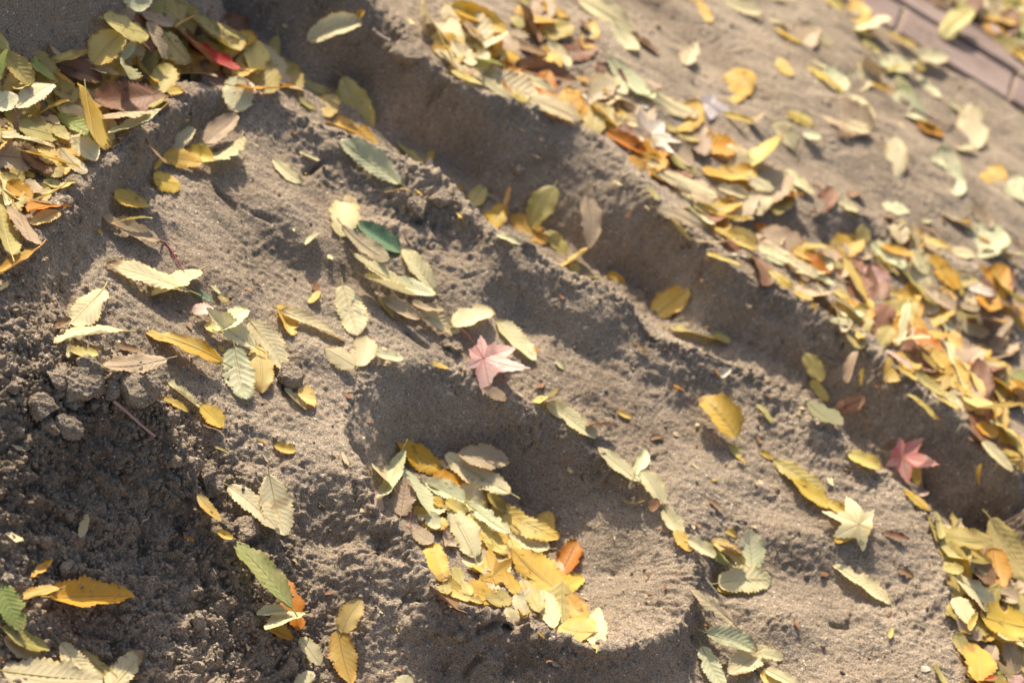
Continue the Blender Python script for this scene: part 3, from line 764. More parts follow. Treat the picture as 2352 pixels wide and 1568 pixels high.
# ------------------------------------------------------------------ brick edging beyond the sand
def brick_material():
    m, n, l = mat('paver'); b = n['Principled BSDF']; b.inputs['Roughness'].default_value = .85
    tc = n.new('ShaderNodeTexCoord'); oi = n.new('ShaderNodeObjectInfo')
    t = n.new('ShaderNodeTexNoise'); t.inputs['Scale'].default_value = 14; t.inputs['Detail'].default_value = 5; l.new(tc.outputs['Object'], t.inputs['Vector'])
    r = n.new('ShaderNodeValToRGB'); e = r.color_ramp.elements
    e[0].position = .3; e[0].color = (.17, .12, .10, 1); e[1].position = .7; e[1].color = (.30, .225, .195, 1); l.new(t.outputs[0], r.inputs[0])
    h = n.new('ShaderNodeHueSaturation'); l.new(r.outputs[0], h.inputs['Color'])
    mm = n.new('ShaderNodeMath'); mm.operation = 'MULTIPLY_ADD'; l.new(oi.outputs['Random'], mm.inputs[0]); mm.inputs[1].default_value = .35; mm.inputs[2].default_value = .85
    l.new(mm.outputs[0], h.inputs['Value']); l.new(h.outputs[0], b.inputs['Base Color'])
    t2 = n.new('ShaderNodeTexNoise'); t2.inputs['Scale'].default_value = 160; l.new(tc.outputs['Object'], t2.inputs['Vector'])
    bp = n.new('ShaderNodeBump'); bp.inputs['Distance'].default_value = .001; l.new(t2.outputs[0], bp.inputs['Height']); l.new(bp.outputs[0], b.inputs['Normal'])
    return m
BR = brick_material()
def brick_mesh(lx, ly, lz, bev=.004):
    import bmesh
    bm = bmesh.new(); bmesh.ops.create_cube(bm, size=1)
    for v in bm.verts: v.co.x *= lx; v.co.y *= ly; v.co.z *= lz
    bmesh.ops.bevel(bm, geom=bm.edges[:], offset=bev, segments=1, affect='EDGES')
    me = bpy.data.meshes.new('brick'); bm.to_mesh(me); bm.free(); me.materials.append(BR); return me
A_ = on_level(1939, 0, .006); B_ = on_level(2352, 250, .006)
dirv = (B_ - A_); dirv[2] = 0; dirv /= np.linalg.norm(dirv); perp = np.array([-dirv[1], dirv[0], 0])
if perp[1] < 0: perp = -perp
edge = bpy.data.objects.new('brick_edging', None); COL.objects.link(edge)
edge.location = A_; edge['kind'] = 'structure'; edge['label'] = 'pinkish brick edging between the sand and the litter beyond'
bw = [.105, .062]
m1 = brick_mesh(.195, bw[0], .06); m2 = brick_mesh(.195, bw[1], .06)
ang = math.atan2(dirv[1], dirv[0])
joint = on_level(588 * 3 + 1220 / 4, 160 / 4, .006)
s0 = float((joint - A_) @ dirv)
for row, (me, wd, off) in enumerate(((m1, bw[0], .0525 + .002), (m2, bw[1], .105 + .006 + .031))):
    for k in range(-9, 10):
        s = s0 + .1 + k * .200 + (0 if row == 0 else .075)
        p = A_ + dirv * s + perp * off
        o = bpy.data.objects.new('brick', me); COL.objects.link(o); o.parent = edge
        o.location = (p[0] - A_[0] + random.uniform(-.001, .001), p[1] - A_[1] + random.uniform(-.001, .001), -.0285 + random.uniform(-.0015, .0015) + (.004 if row else 0))
        o.rotation_euler = (random.uniform(-.01, .01), random.uniform(-.008, .008), ang + random.uniform(-.008, .008))
# the dark soil beyond it
def soil():
    m, n, l = mat('dark_soil'); b = n['Principled BSDF']; b.inputs['Roughness'].default_value = .95
    t = n.new('ShaderNodeTexNoise'); t.inputs['Scale'].default_value = 60; t.inputs['Detail'].default_value = 5
    r = n.new('ShaderNodeValToRGB'); r.color_ramp.elements[0].color = (.05, .035, .025, 1); r.color_ramp.elements[1].color = (.16, .11, .08, 1)
    l.new(t.outputs[0], r.inputs[0]); l.new(r.outputs[0], b.inputs['Base Color']); return m
us = np.linspace(-2.4, 3.2, 140); ws = np.linspace(.176, 1.5, 34)
V = []
for wv in ws:
    for uv in us:
        p = A_ + dirv * uv + perp * wv; V.append((p[0], p[1], .010))
V = np.array(V); V[:, 2] += .006 * perlin(V, .06, 50)
idx = np.arange(len(V)).reshape(len(ws), len(us))
link('planting_bed', make_mesh('planting_bed', V, np.stack([idx[:-1, :-1], idx[:-1, 1:], idx[1:, 1:], idx[1:, :-1]], -1).reshape(-1, 4), soil()), kind='structure', label='dark bed beyond the brick edging')
iyy, ixx = np.mgrid[0:HT.shape[0], 0:HT.shape[1]]
wx = X0 + (ixx + .5) * CS - A_[0]; wy = Y0 + (iyy + .5) * CS - A_[1]
bed = (wx * perp[0] + wy * perp[1]) > 0
HT[bed] = np.maximum(HT[bed], .012)
HG = HT.copy()
litter('leaf_litter', [
  ([(-60,150),(60,150),(110,150),(190,110),(240,60),(290,20),(430,30),(560,80),(650,160),(690,190),(560,180),(450,175),(350,215),(250,300),(150,365),(60,455),(-30,550),(-80,590)], 80, 'kkkyytbck', 1.3),
  ([(880,1090),(930,1040),(1150,1070),(1270,1230),(1370,1420),(1360,1470),(1230,1420),(1060,1380),(1010,1340),(960,1220),(890,1160)], 20, 'kkyyctac', 1.1),
  ([(2165,1200),(2260,1215),(2352,1300),(2400,1620),(2220,1600),(2200,1400),(2170,1290)], 60, 'kkkytcb'),
  ([(990,60),(1060,20),(1180,100),(1330,160),(1440,270),(1530,390),(1700,480),(1900,640),(2060,700),(2240,860),(2352,960),(2352,1060),(2250,960),(2060,800),(1900,700),(1740,620),(1560,480),(1470,370),(1350,280),(1180,210),(1060,170)], 75, 'cckyyaaotbt', 1.1),
  ([(1120,-20),(1300,20),(1500,180),(1650,330),(1850,440),(2050,520),(2352,640),(2352,960),(2240,860),(2060,700),(1900,640),(1700,480),(1530,390),(1440,270),(1330,160)], 60, 'ckcyyaatb', 1.1),
  ([(1500,0),(1950,0),(2352,300),(2352,640),(2050,520),(1850,440),(1650,330)], 16, 'cctybm', 1.2),
  ([(2352,880),(2352,1080),(2200,960),(2060,830),(1900,720),(1960,700),(2100,720)], 22, 'ckyyab', 1.1),
  ([(2130,-60),(2420,-60),(2420,180),(2352,130)], 90, 'kkcatybg'),
], 'mixed litter of leaves lying under and between the larger ones')
# ------------------------------------------------------------------ the leaves one by one, surveyed in sixteen sheets of the photograph
def T(c, r, txt):
    for ln in txt.strip().splitlines():
        lab = None
        if '|' in ln: ln, lab = ln.split('|'); lab = lab.strip()
        f = ln.split()
        if len(f) < 6: continue
        x1, y1, x2, y2, wd = map(float, f[:5])
        kw = {}
        for e in f[6:]:
            k, v = e.split('='); kw[k] = int(v) if k == 'star' else float(v)
        place_leaf(588 * c + x1 / 4, 392 * r + y1 / 4, 588 * c + x2 / 4, 392 * r + y2 / 4, wd / 4, f[5], label=lab, **kw)

T(0,0,"""
-60 300 60 480 120 k
490 730 690 950 200 k
1600 640 1980 710 90 t
1350 1000 900 1080 150 t
420 590 770 500 120 y
60 440 -40 770 110 g
80 450 240 810 230 k
280 600 490 720 120 g
200 1350 480 1600 120 b
170 1160 520 1250 240 k
490 1150 640 1300 120 k
100 1200 -60 1330 160 k
1265 -90 1260 120 255 m | pale green leaf cut by the top edge above the upper left leaf pile
960 190 1350 320 240 k
1310 140 1585 210 130 t
1240 380 1130 560 110 m
2000 250 2280 330 150 k
1560 290 1700 600 220 k
1800 330 2010 560 180 k
1250 600 1390 720 130 a
1100 570 1200 740 150 m
760 580 1080 700 90 t
1670 120 2150 480 150 k cross=.6 | green and yellow leaf running diagonally beside the red leaf
1120 300 860 590 330 y cross=.2 | large rounded yellow leaf topping the pile below the dark sand wall
1400 165 1500 550 150 t cross=.9
560 590 930 720 220 b cross=.6 | brown leaf with an orange rim in the upper left pile
510 620 670 800 60 o
130 830 290 750 90 y
1990 480 2180 650 70 y
2330 690 2300 270 260 y cross=.2 | oval yellow leaf standing right of the curled red leaf
2190 690 1710 385 150 r cross=1.3 curl=.5 ragged=2 | curled bright red leaf in the upper left pile
2200 700 2330 860 60 p cross=.9
1160 770 1310 715 60 a
1290 790 1360 830 50 p
1430 860 1580 590 270 k fold=.05 | round olive leaf with pinkish blush above the sand ridge
1540 860 1690 830 100 a
1560 890 1390 1020 80 k
460 430 560 500 50 t
350 1030 630 930 80 y cross=.8
150 880 -60 1000 230 m
480 760 165 970 220 m | pale bluish green leaf near the left edge of the upper pile
60 1100 -30 1150 90 b
120 970 150 1190 60 b cross=1.2
520 1060 870 1260 170 g cross=.5
1365 905 850 930 330 b curl=.6 | broad brown leaf with a pale curled edge in the middle of the pile
690 800 950 1320 175 a cross=.5 | long brownish yellow leaf slanting beside the broad brown leaf
1490 1030 1000 1250 110 m cross=.3
660 1270 890 1480 190 c
20 1230 490 1340 90 c cross=.5
250 1360 700 1560 60 y cross=1.0
540 1370 800 1610 130 c
2180 690 2160 1050 310 c fold=.08 curl=.2 | large cream leaf leaning on the top end of the sand ridge
1340 1330 1480 1470 60 b
1420 1560 1500 1440 60 a
1880 1340 2180 1070 220 t | greyish tan leaf with small holes lying over the ridge
2240 1280 1960 1520 180 c
1600 1390 1790 1170 150 c
1960 1460 1700 1400 190 y
1850 1500 1500 1450 200 y
""")
T(1,0,"""
80 350 230 690 140 k
390 910 550 1000 60 k
-150 740 320 890 120 a cross=.5
110 720 400 780 160 t
440 700 660 890 130 k
790 700 1070 1170 300 k fold=.2 | large olive leaf leaning on the shaded bank behind the shelf
720 850 640 1095 220 y curl=.1
630 1095 1150 1340 150 a cross=.7 ragged=2 | bright golden leaf peeking over the front ridge
460 400 950 215 230 c cross=.9 curl=-.4 lift=.006 | arched cream leaf alone on the shaded sand wall
930 180 990 90 80 o cross=.8
400 1390 580 1490 55 c cross=1.0
150 1460 430 1690 130 c
1330 1690 770 1290 250 m fold=.15 | ribbed grey green leaf with yellow rim and sand on it
1300 1310 1500 1540 100 k
1630 1380 1530 1568 130 a
1560 1560 1600 1450 70 p
1760 110 2050 320 70 a cross=.9
1790 60 2290 265 180 a cross=1.2 | folded golden leaf at the head of the drift behind the bank
2000 400 2160 520 80 y
2290 290 2090 450 110 m
1530 120 1830 420 150 c
1900 700 2100 640 90 b
1640 440 1910 690 90 c
1600 340 1930 640 50 y
1800 380 2010 620 160 c
1990 540 2250 590 80 g cross=.5
2210 480 2430 520 110 a
1800 630 2080 800 80 y
2080 730 2340 900 110 c
""")
T(2,0,"""
250 50 530 170 120 y
640 180 700 290 60 b
50 30 250 420 110 b cross=1.2 | narrow rust brown curled leaf near the top of the drift
-20 -40 160 40 80 k
-20 280 160 330 90 t
30 400 330 500 90 b
280 270 400 370 60 y
0 150 100 260 120 k
620 -20 1130 280 230 c
320 370 530 640 140 c
30 570 560 800 210 b cross=.9 | large glossy brown curled leaf among the cream drift leaves
0 850 140 930 90 y
0 620 390 850 130 c
160 900 640 1090 200 c
930 240 1160 500 180 c curl=.8
1080 310 1350 510 70 b cross=1.2
1590 640 1650 370 200 t cross=.7 curl=.5 | upright tan leaf with dark brown tip on the flat sand
1950 -20 2290 160 170 c | cream leaf at the top edge on the flat sand
600 700 700 760 60 o
700 800 620 850 50 b
850 690 980 800 110 k
830 860 980 1010 90 b
1000 950 1120 1010 100 b
900 840 1120 960 80 t cross=.7
720 950 960 1190 110 y cross=.7
830 820 910 850 50 o
640 880 700 900 60 w
870 560 1300 950 190 m
1250 860 1700 1080 160 c
1180 960 1260 1000 50 w
1390 1140 1530 1210 60 y
1960 1000 2200 1160 110 y
2200 1150 2300 1020 90 t
1820 960 2090 1190 560 l star=5 cross=-.3 | greyish lilac star shaped leaf on the flat sand beyond the drift
1050 1020 980 1150 70 k
860 1210 1230 1390 150 o
1270 1230 1650 1340 640 w star=5 cross=.4 | off-white star shaped leaf on top of the drift behind the bank
1250 1420 1440 1520 60 o
1080 1420 1220 1568 100 o
1240 1490 1460 1600 70 c
1450 1430 1700 1600 100 k
1720 1620 2250 1590 190 y cross=.4 | broad yellow leaf lying flat at the middle of the drift
2220 1570 2460 1240 180 y | upright yellow leaf in the middle of the drift
""")
T(3,0,"""
1050 560 1470 650 150 k
860 560 1080 700 110 t
870 370 1020 500 90 k
710 110 860 120 80 t
520 -10 700 100 110 y
40 -20 270 20 60 c
800 290 1000 330 90 k
780 250 1150 210 170 c
1070 300 1370 450 65 a
1310 590 1400 560 60 w
1450 640 1350 600 60 a
1345 500 1660 530 170 c curl=.5 | rounded cream leaf on the sand beside the brick edging
1370 700 1580 910 110 m
1160 710 1340 880 100 m
1230 800 1290 860 60 g
950 740 1160 860 75 o
1200 900 1310 960 40 b
1650 930 1880 1110 80 c
1345 1160 1615 1250 150 o curl=.5 | lone bright orange leaf on the far flat sand
960 1140 770 870 160 c
690 1120 930 1240 130 c curl=.6
620 1200 800 1260 50 b
170 1040 430 1160 120 y
60 1100 260 1370 200 c
330 1200 500 1290 100 m
60 250 320 400 60 a
10 200 170 240 50 c
310 200 600 460 120 c
90 520 230 710 130 y
370 600 690 840 90 y
400 540 560 650 50 c
1710 1360 1940 1400 80 c cross=.8
1490 1430 1620 1520 80 m
1560 330 1950 60 230 k
1930 150 2340 240 90 a
2080 330 2330 500 170 k
2050 220 2140 310 70 p
2180 0 2351 90 120 g
2000 0 2150 120 110 t
1700 -60 1800 60 130 k
2250 450 2400 560 110 a
1500 -30 1620 60 120 b
2350 250 2480 330 130 c
""")
T(0,1,"""
220 80 390 220 130 t
400 120 550 130 100 k
560 150 700 90 70 y
-20 0 90 330 90 c
210 20 320 60 70 a
130 320 300 700 190 t | tan ribbed leaf lowest in the upper left pile
100 -20 215 110 110 y
60 110 290 270 170 a
530 380 300 490 150 y
620 300 270 350 120 o cross=.5 | orange leaf at the right foot of the upper left pile
640 175 300 250 90 y cross=.8
110 810 -30 270 200 k | large yellow leaf fading to green at the left edge
340 720 -60 990 115 o cross=1.1 | long curled orange leaf lying on the lit sand at the left edge
-20 1110 70 1030 60 c
1400 80 1650 130 200 y
1450 650 950 440 160 t ragged=2 | pale brown ribbed leaf below the folded cream leaf on the shelf
1040 410 1375 480 70 y cross=1.3
1045 250 1345 300 190 y
1830 910 1410 1150 200 c | cream leaf partly under a longer narrow cream leaf
1730 1090 1000 855 190 c fold=.15 | long narrow cream leaf with pointed brown tip on the shelf
1780 1090 1950 1225 75 G curl=.5 stalk=0
1950 1240 1770 1290 130 p
1945 1045 2020 1140 40 c cross=1.
1995 1160 2110 1200 45 y
640 1390 800 1420 60 a
930 1110 655 1400 300 c fold=.12 curl=.15 | heart shaped cream leaf with sand specks beside the left ridge
510 1440 630 1390 90 b cross=.9
""")
T(0,2,"""
620 150 640 10 60 c
640 90 880 110 100 y
""")
T(0,1,"""
1120 1520 530 1490 190 c
2030 1770 1385 1405 200 a fold=.1 | smooth golden leaf on the shelf beside the green ribbed leaf
2070 1500 1890 1390 130 y
2260 1260 1960 1450 190 m
2320 1640 1870 1290 210 c
""")
T(1,1,"""
235 1230 320 1540 170 y ragged=3 cross=.5
240 1280 810 1560 130 c cross=.9
""")
T(1,2,"""
20 10 60 465 240 y
""")
T(1,1,"""
-60 1370 280 1850 250 c
790 1050 930 1530 290 c fold=.12 curl=.2 | broad pale ribbed leaf on the middle of the shelf
490 1225 575 1100 80 y
460 690 590 570 60 c cross=.9
870 200 930 480 150 t
780 610 800 250 300 c cross=.7 ragged=1.5 | sandy cream ribbed leaf at the top of the leaf row on the shelf
1330 740 940 500 190 G fold=.25 | dark green ribbed leaf in the row on the shelf
800 500 1190 870 190 t
880 790 1300 1050 130 c
1000 960 1470 1200 120 c cross=1.0
1640 1185 1220 980 150 m
1140 1150 1260 1360 60 y
1180 1140 1490 1380 150 t cross=.9
1420 1230 1720 1290 90 t
1650 1090 1340 700 190 c fold=.2 | cream ribbed leaf right of the dark green leaf
1500 1290 1860 1490 150 c
1810 1420 2190 1270 200 c fold=.15 | bright cream leaf at the right end of the leaf row
2200 1390 2550 1760 170 c
1850 220 1910 120 60 o
2090 110 1960 340 180 k
2290 340 2330 130 60 b
2280 310 2080 560 220 a | yellow leaf showing above the front ridge in the trench
2210 570 2440 680 80 c
""")
T(2,1,"""
-20 420 320 680 200 a | shaded golden leaf in the trench overlapping the olive ribbed leaf
390 130 180 520 270 k fold=.1 | large olive ribbed leaf standing in the shaded trench
310 540 480 800 150 k
620 930 520 850 90 k
440 880 740 735 70 y cross=.6 | pointed bright yellow leaf end rising above the front ridge
690 190 710 710 210 t fold=.15 | greyish ribbed leaf lying on the shaded trench wall
1060 440 1080 350 50 b
640 970 880 1010 60 k
880 930 1040 1030 90 o
1620 1075 1270 1400 270 a fold=.05 | big spotted yellow leaf standing in the trench above the ridge
1440 1440 2010 1568 120 k
1250 10 1470 100 110 o
1250 150 1350 280 60 k
1340 -40 1860 290 170 c
1880 160 2180 240 120 c cross=.6
2180 20 2380 200 150 c
1350 300 1750 540 170 t
1460 440 1650 650 60 y
1560 290 1830 520 80 m
2000 520 2250 690 130 k
1690 580 2060 720 100 t
1800 740 2150 830 80 w
1830 480 2230 760 120 y cross=.5
1800 370 2200 500 80 y cross=.5
2220 500 2500 620 100 o
1780 770 2110 880 60 y
2270 690 2400 780 80 c
2230 740 2340 1050 210 b cross=.9 | large dark brown curled leaf at the edge of the drift
""")
T(3,1,"""
200 690 600 740 150 k
-40 780 150 870 60 m
-40 690 250 880 130 c
150 780 450 980 110 c
220 720 490 810 130 y
480 790 700 900 80 k
360 870 600 1090 90 m
10 910 220 1070 110 y | bright lemon yellow leaf beside the large brown curled leaf
300 960 380 1010 60 b
870 500 880 690 155 k
650 700 960 800 110 t
640 870 1000 1280 175 a cross=.5 | long golden leaf slanting down through the right drift
980 750 1200 950 80 a
870 870 1090 1050 150 p
1220 440 1360 650 60 k
1200 460 1230 670 200 t
1210 900 1530 1250 80 k
950 670 1260 900 150 m
1330 730 1470 950 150 c
1040 670 1350 800 90 a cross=.6
1740 980 1780 1150 60 y
1420 760 1740 1080 190 a cross=.4 | broad golden leaf at the right side of the drift on the flat sand
1050 1060 1390 1240 110 y cross=.9
1470 1060 1700 1280 170 t
1740 1210 1940 1290 90 t
590 1110 780 1190 90 y
620 1180 860 1340 90 c
430 1110 720 1330 90 c
230 1110 410 1190 60 a
390 1220 460 1270 50 o
560 1370 760 1400 70 c
1210 1200 1290 1568 180 c
1100 1500 1500 1568 100 c
1570 1370 1730 1460 120 m
1730 1390 2030 1510 160 c
1820 1330 2180 1390 60 b
2140 1370 2050 1400 50 o
1390 580 1690 740 100 y
1670 740 1930 760 130 c
1390 490 1560 590 50 b
1400 470 1500 460 50 c
1040 330 1300 380 130 m
1050 420 1200 440 40 b
730 250 860 180 90 b cross=.9
630 280 840 380 110 c cross=.5
50 230 330 260 80 o cross=.9 | orange leaf curled up above the shaded hollow on the far sand
150 -20 420 200 120 c
130 160 260 200 50 y
-20 60 70 210 70 c
1580 390 1920 550 60 t
1780 440 1860 480 50 o
1890 300 2040 540 170 t
1950 560 2230 820 70 o
1990 620 2400 860 120 c
2180 130 2400 300 130 m
2250 620 2340 720 50 b
2090 1010 2280 1190 140 k
2130 1190 2340 1330 60 b
1960 980 2080 1060 50 b
1850 1050 2080 1160 110 w
""")
T(0,2,"""
1080 60 1290 100 70 b cross=1.
1510 190 950 250 200 t cross=.2 | greyish cream leaf behind the cracked clods
2010 30 2065 100 50 a
2150 55 2260 550 310 m fold=.15 curl=.3 | pale green leaf with sharp ribs on the shelf above the bowl
1510 480 1710 670 100 a ragged=2 cross=.6
1840 700 2050 830 80 b cross=.6
1540 370 1830 600 70 c cross=1.3
1840 580 2040 790 180 y curl=.2 | small yellow leaf with curled stalk between mound and shelf
1975 950 2100 1040 45 k cross=1.
1830 1390 2010 1660 110 y
2150 1270 2500 1740 260 c fold=.2 | left one of two overlapping bright cream leaves right of the mound
""")
T(1,2,"""
140 1230 230 1790 320 c fold=.2 curl=.3 | right one of two overlapping bright cream leaves right of the mound
900 245 650 40 190 c
930 240 1010 -60 260 c fold=.1
1090 120 1350 170 90 m
250 440 460 640 75 c cross=1.3
375 480 560 520 180 y
360 1010 160 960 100 a
0 900 110 930 35 o
2090 420 2300 540 120 t
1620 200 1770 250 50 a
2060 200 2330 330 800 p star=5 cross=.1 lift=.008 | pink star shaped leaf behind the rim of the bowl
1100 1360 1160 1560 90 p
1350 1000 1480 1200 130 k
1330 1020 1180 1470 200 m curl=.4
1740 1210 1275 935 230 a fold=.15
1620 1270 1890 1300 170 a
1700 1140 1820 1100 110 t
1290 1150 1640 1640 150 m
2340 1090 1870 1020 240 t
1560 1270 1900 1500 190 m
1330 1600 1375 1260 260 t ragged=1.5 | pale brown leaf with darker tip at the left side of the bowl
2290 1460 1785 990 280 c fold=.12 | large dull cream leaf at the far side of the bowl floor
1620 1460 1720 1500 100 a
1740 1460 1940 1568 110 y
1950 1450 2110 1568 120 c
2120 1400 2300 1568 110 a
""")
T(1,3,"""
1690 750 1850 930 150 b
1620 290 1440 140 150 t
1820 520 1960 780 140 k
2100 800 2340 790 170 k
1730 610 1960 820 130 y
1960 790 2080 830 60 y
1600 0 1660 160 150 m
2010 410 1770 -50 270 c fold=.12 | large cream ribbed leaf in the middle of the bowl floor
1620 285 1720 620 240 y | rounded yellow leaf at the near left side of the bowl
1950 20 2290 400 150 y
1980 -120 2280 250 200 m
2340 250 2440 500 150 y
2170 580 2060 250 560 a star=5 cross=.3 | brownish yellow star shaped leaf lying on the bowl floor
""")
T(2,3,"""
-60 550 60 760 130 a
330 380 -40 180 160 c
-160 -110 400 285 240 y fold=.1 | long golden leaf high on the far side of the bowl floor
560 720 660 850 80 b
460 730 650 590 180 y
430 600 590 260 230 o cross=.8 ragged=1.6 | rust orange leaf curled upright in the bowl
470 790 -20 350 330 y fold=.1 | largest yellow leaf in the middle of the bowl floor
40 760 120 980 140 m
-60 880 60 1000 100 c
90 640 250 920 180 k
480 780 690 1000 220 a
380 1060 290 740 200 c
780 1265 780 915 200 c | bright cream leaf at the lower right end of the bowl
760 1110 430 1050 310 y fold=.1 curl=.2 | round yellow ribbed leaf low in the bowl near its front rim
240 1095 300 1160 30 o
1400 -20 1560 210 170 c
1500 170 1640 360 130 y
1650 210 1840 430 150 c
1990 490 1740 260 110 g
2110 490 1870 210 160 y
1960 170 2060 220 70 a
1890 300 2130 410 45 b cross=1.
2210 550 2170 170 270 m fold=.2 | pale green upright oval leaf right of the bowl
1880 700 2020 740 90 y
1890 640 2395 610 270 c fold=.1 | wide cream ribbed leaf lying sideways right of the bowl
1990 1050 1710 660 170 t | dull cream leaf in the shaded gully right of the bowl
1780 1100 2260 1270 190 m | mint leaf with yellow rim at the bottom right of the bowl
1770 1240 1920 1620 190 m
2350 1240 1990 1500 260 c fold=.15 | big cream leaf near the bottom edge right of the bowl
2280 1480 2500 1600 150 y
""")
T(2,2,"""
400 180 480 250 60 c cross=1.2
230 580 390 480 90 y cross=.7
400 545 500 590 45 a
320 560 770 885 170 c fold=.15 | pale greenish cream leaf draped over the far rim of the bowl
670 750 950 780 70 b cross=1.
965 625 1095 720 60 a cross=.6
1260 890 1400 880 60 b cross=1.
1150 1310 805 955 160 c
1120 1230 1230 990 130 m cross=.7
1390 1480 1190 1180 190 c
1330 1440 1290 1568 120 b cross=.9 | small dark brown leaf hanging beside the cream row right of the bowl
1990 940 2110 1060 90 k
2020 930 1700 560 300 y cross=.9 curl=-.5 lift=.012 | yellow cupped leaf standing up on the shelf casting a shadow
1915 340 2010 250 70 w cross=1.3
2270 1010 2400 1090 60 a cross=.8
1110 10 1260 130 35 b cross=1.2
1800 1440 1930 1560 50 b cross=1.
2060 1050 2160 1110 30 a
2260 570 2400 750 60 k
""")
T(3,2,"""
340 110 500 360 170 k
400 350 550 550 110 y
810 80 720 380 100 t cross=1.2 | curled tan leaf forming an arch in the shaded trench
870 240 860 400 40 a
620 640 890 510 170 b | translucent brown leaf on the trench floor
350 580 690 800 170 m
750 1000 1030 1180 160 y
1330 1090 1380 1310 120 a
1150 1160 1440 1270 560 s star=5 cross=.8 lift=.02 | pink and red star shaped leaf in the trench at the right
1400 1430 1480 1370 50 p
1250 1360 1490 1550 90 a
1290 480 1540 710 65 y cross=.9
1080 80 1330 250 60 p
1190 220 1360 380 60 a
1330 290 1700 560 110 k
1550 520 1760 620 50 y
1410 90 1720 380 90 a
1500 70 1610 250 90 a
1700 380 1880 470 45 a
1780 180 1960 500 130 y cross=.6
1570 60 1870 340 130 m
1950 150 2230 290 120 y
2230 290 2370 370 120 g
2250 420 2400 560 120 b
2050 70 2270 130 60 t
2100 730 2340 990 110 k
1850 590 2190 640 150 y | bright yellow leaf jutting sideways near the right edge
1930 750 2090 890 140 a
1980 920 2240 1180 120 c
2170 960 2380 1110 90 a
2200 1080 2330 1080 50 o
1950 1120 1940 1330 50 o cross=1.1
60 1080 520 1370 170 k
640 1560 225 1260 145 y fold=.1 | bright yellow serrated leaf near the pale yellow star leaf
700 1568 560 1480 120 a
""")
T(3,3,"""
600 270 780 230 90 a
800 150 600 60 660 c star=5 cross=-.2 lift=.008 | pale yellow star shaped leaf casting a soft shadow on the shelf
1050 180 1290 260 80 b cross=.7 | dark brown leaf beside the pale yellow star leaf
610 480 1120 830 160 c fold=.2 ragged=2 | folded cream leaf alone on the sand at lower right
1190 520 1340 590 60 b cross=1.
1120 1160 1130 1050 55 y cross=.8
1400 1440 1500 1430 60 w
-20 1440 290 1600 110 c
-80 1300 150 1350 110 c
1900 500 2080 640 200 b
2160 700 2351 960 260 k
1600 350 1900 480 200 k
1830 1520 2170 1600 150 k
1540 0 1580 240 110 k
2050 1150 2351 1230 110 k
2060 90 2420 620 330 k | big dark olive leaf leaning at the right edge
1600 130 2030 400 260 k | large olive ribbed leaf at the head of the right pile
2060 370 2140 700 250 o cross=.8 ragged=1.5 | rust brown curled leaf in the right hand pile
1600 500 1800 530 110 y
1720 790 1850 1010 180 c
2110 720 2290 830 180 t
1720 580 2110 870 210 c | cream green leaf in the right pile below the small yellow tip
1840 1100 1920 930 80 a
1730 1110 1830 1320 140 k
2400 1080 1920 960 300 y fold=.05 | large dull yellow leaf with golden rim at the right edge
2150 1420 2330 1568 160 p
2240 1480 2230 1200 190 t
1530 1400 1640 1600 65 k
1960 1540 1940 1200 320 y fold=.08 | broad yellow ribbed leaf low in the right pile
1980 1600 2090 1500 90 r
""")
T(0,3,"""
745 240 810 20 95 c fold=.2 | small pale leaf lying on the shaded face of the mound
460 440 305 590 100 a | small yellow leaf half dusted with sand on the mound
525 690 145 820 110 a cross=.6 | narrow amber leaf with a dark spot on the lower mound
490 800 1190 785 280 a fold=.35 cross=.3 | large golden leaf with brown spots folded on the lower mound
30 1170 350 1300 170 t
20 1080 430 1260 150 k
10 640 170 1090 250 g fold=.15 | green ribbed leaf entering at the left edge
750 1240 1030 1570 170 k ragged=2
1010 1640 1270 1330 250 c | cream leaf cut by the bottom edge left of the lit slope
570 1190 860 1560 190 c
60 1380 900 1640 400 c fold=.1 curl=.2 | largest cream ribbed leaf in the bottom left corner
2140 250 1990 165 75 y cross=.4 | tiny bright yellow leaf on the edge of the crumbly mound
""")
T(1,3,"""
250 600 400 1060 230 o ragged=1.6 | orange leaf beneath the sandy green leaf
310 880 -150 230 240 g fold=.15 curl=-.3 | green leaf dusted with sand lying over an orange leaf
190 510 240 580 45 c cross=1.
290 890 20 930 110 c cross=.7
110 1080 330 1170 120 o cross=.7
430 905 100 1060 150 c cross=.5 | small cream leaf folded over an orange underside
425 1135 575 1405 165 c fold=.1 | small cream ribbed leaf near the bottom left of the pit rim
770 1090 850 1570 280 a fold=.12 curl=.2 | lower of two joined yellow leaves with sand grains on it
790 1095 960 800 220 y fold=.1 | upper of two joined yellow leaves on the lit slope
520 1460 380 1620 150 c
1400 1500 1320 1680 190 c
""")
T(0,1,"""
-120 30 -30 250 90 c
""")
for L_ in LEAVES: pass

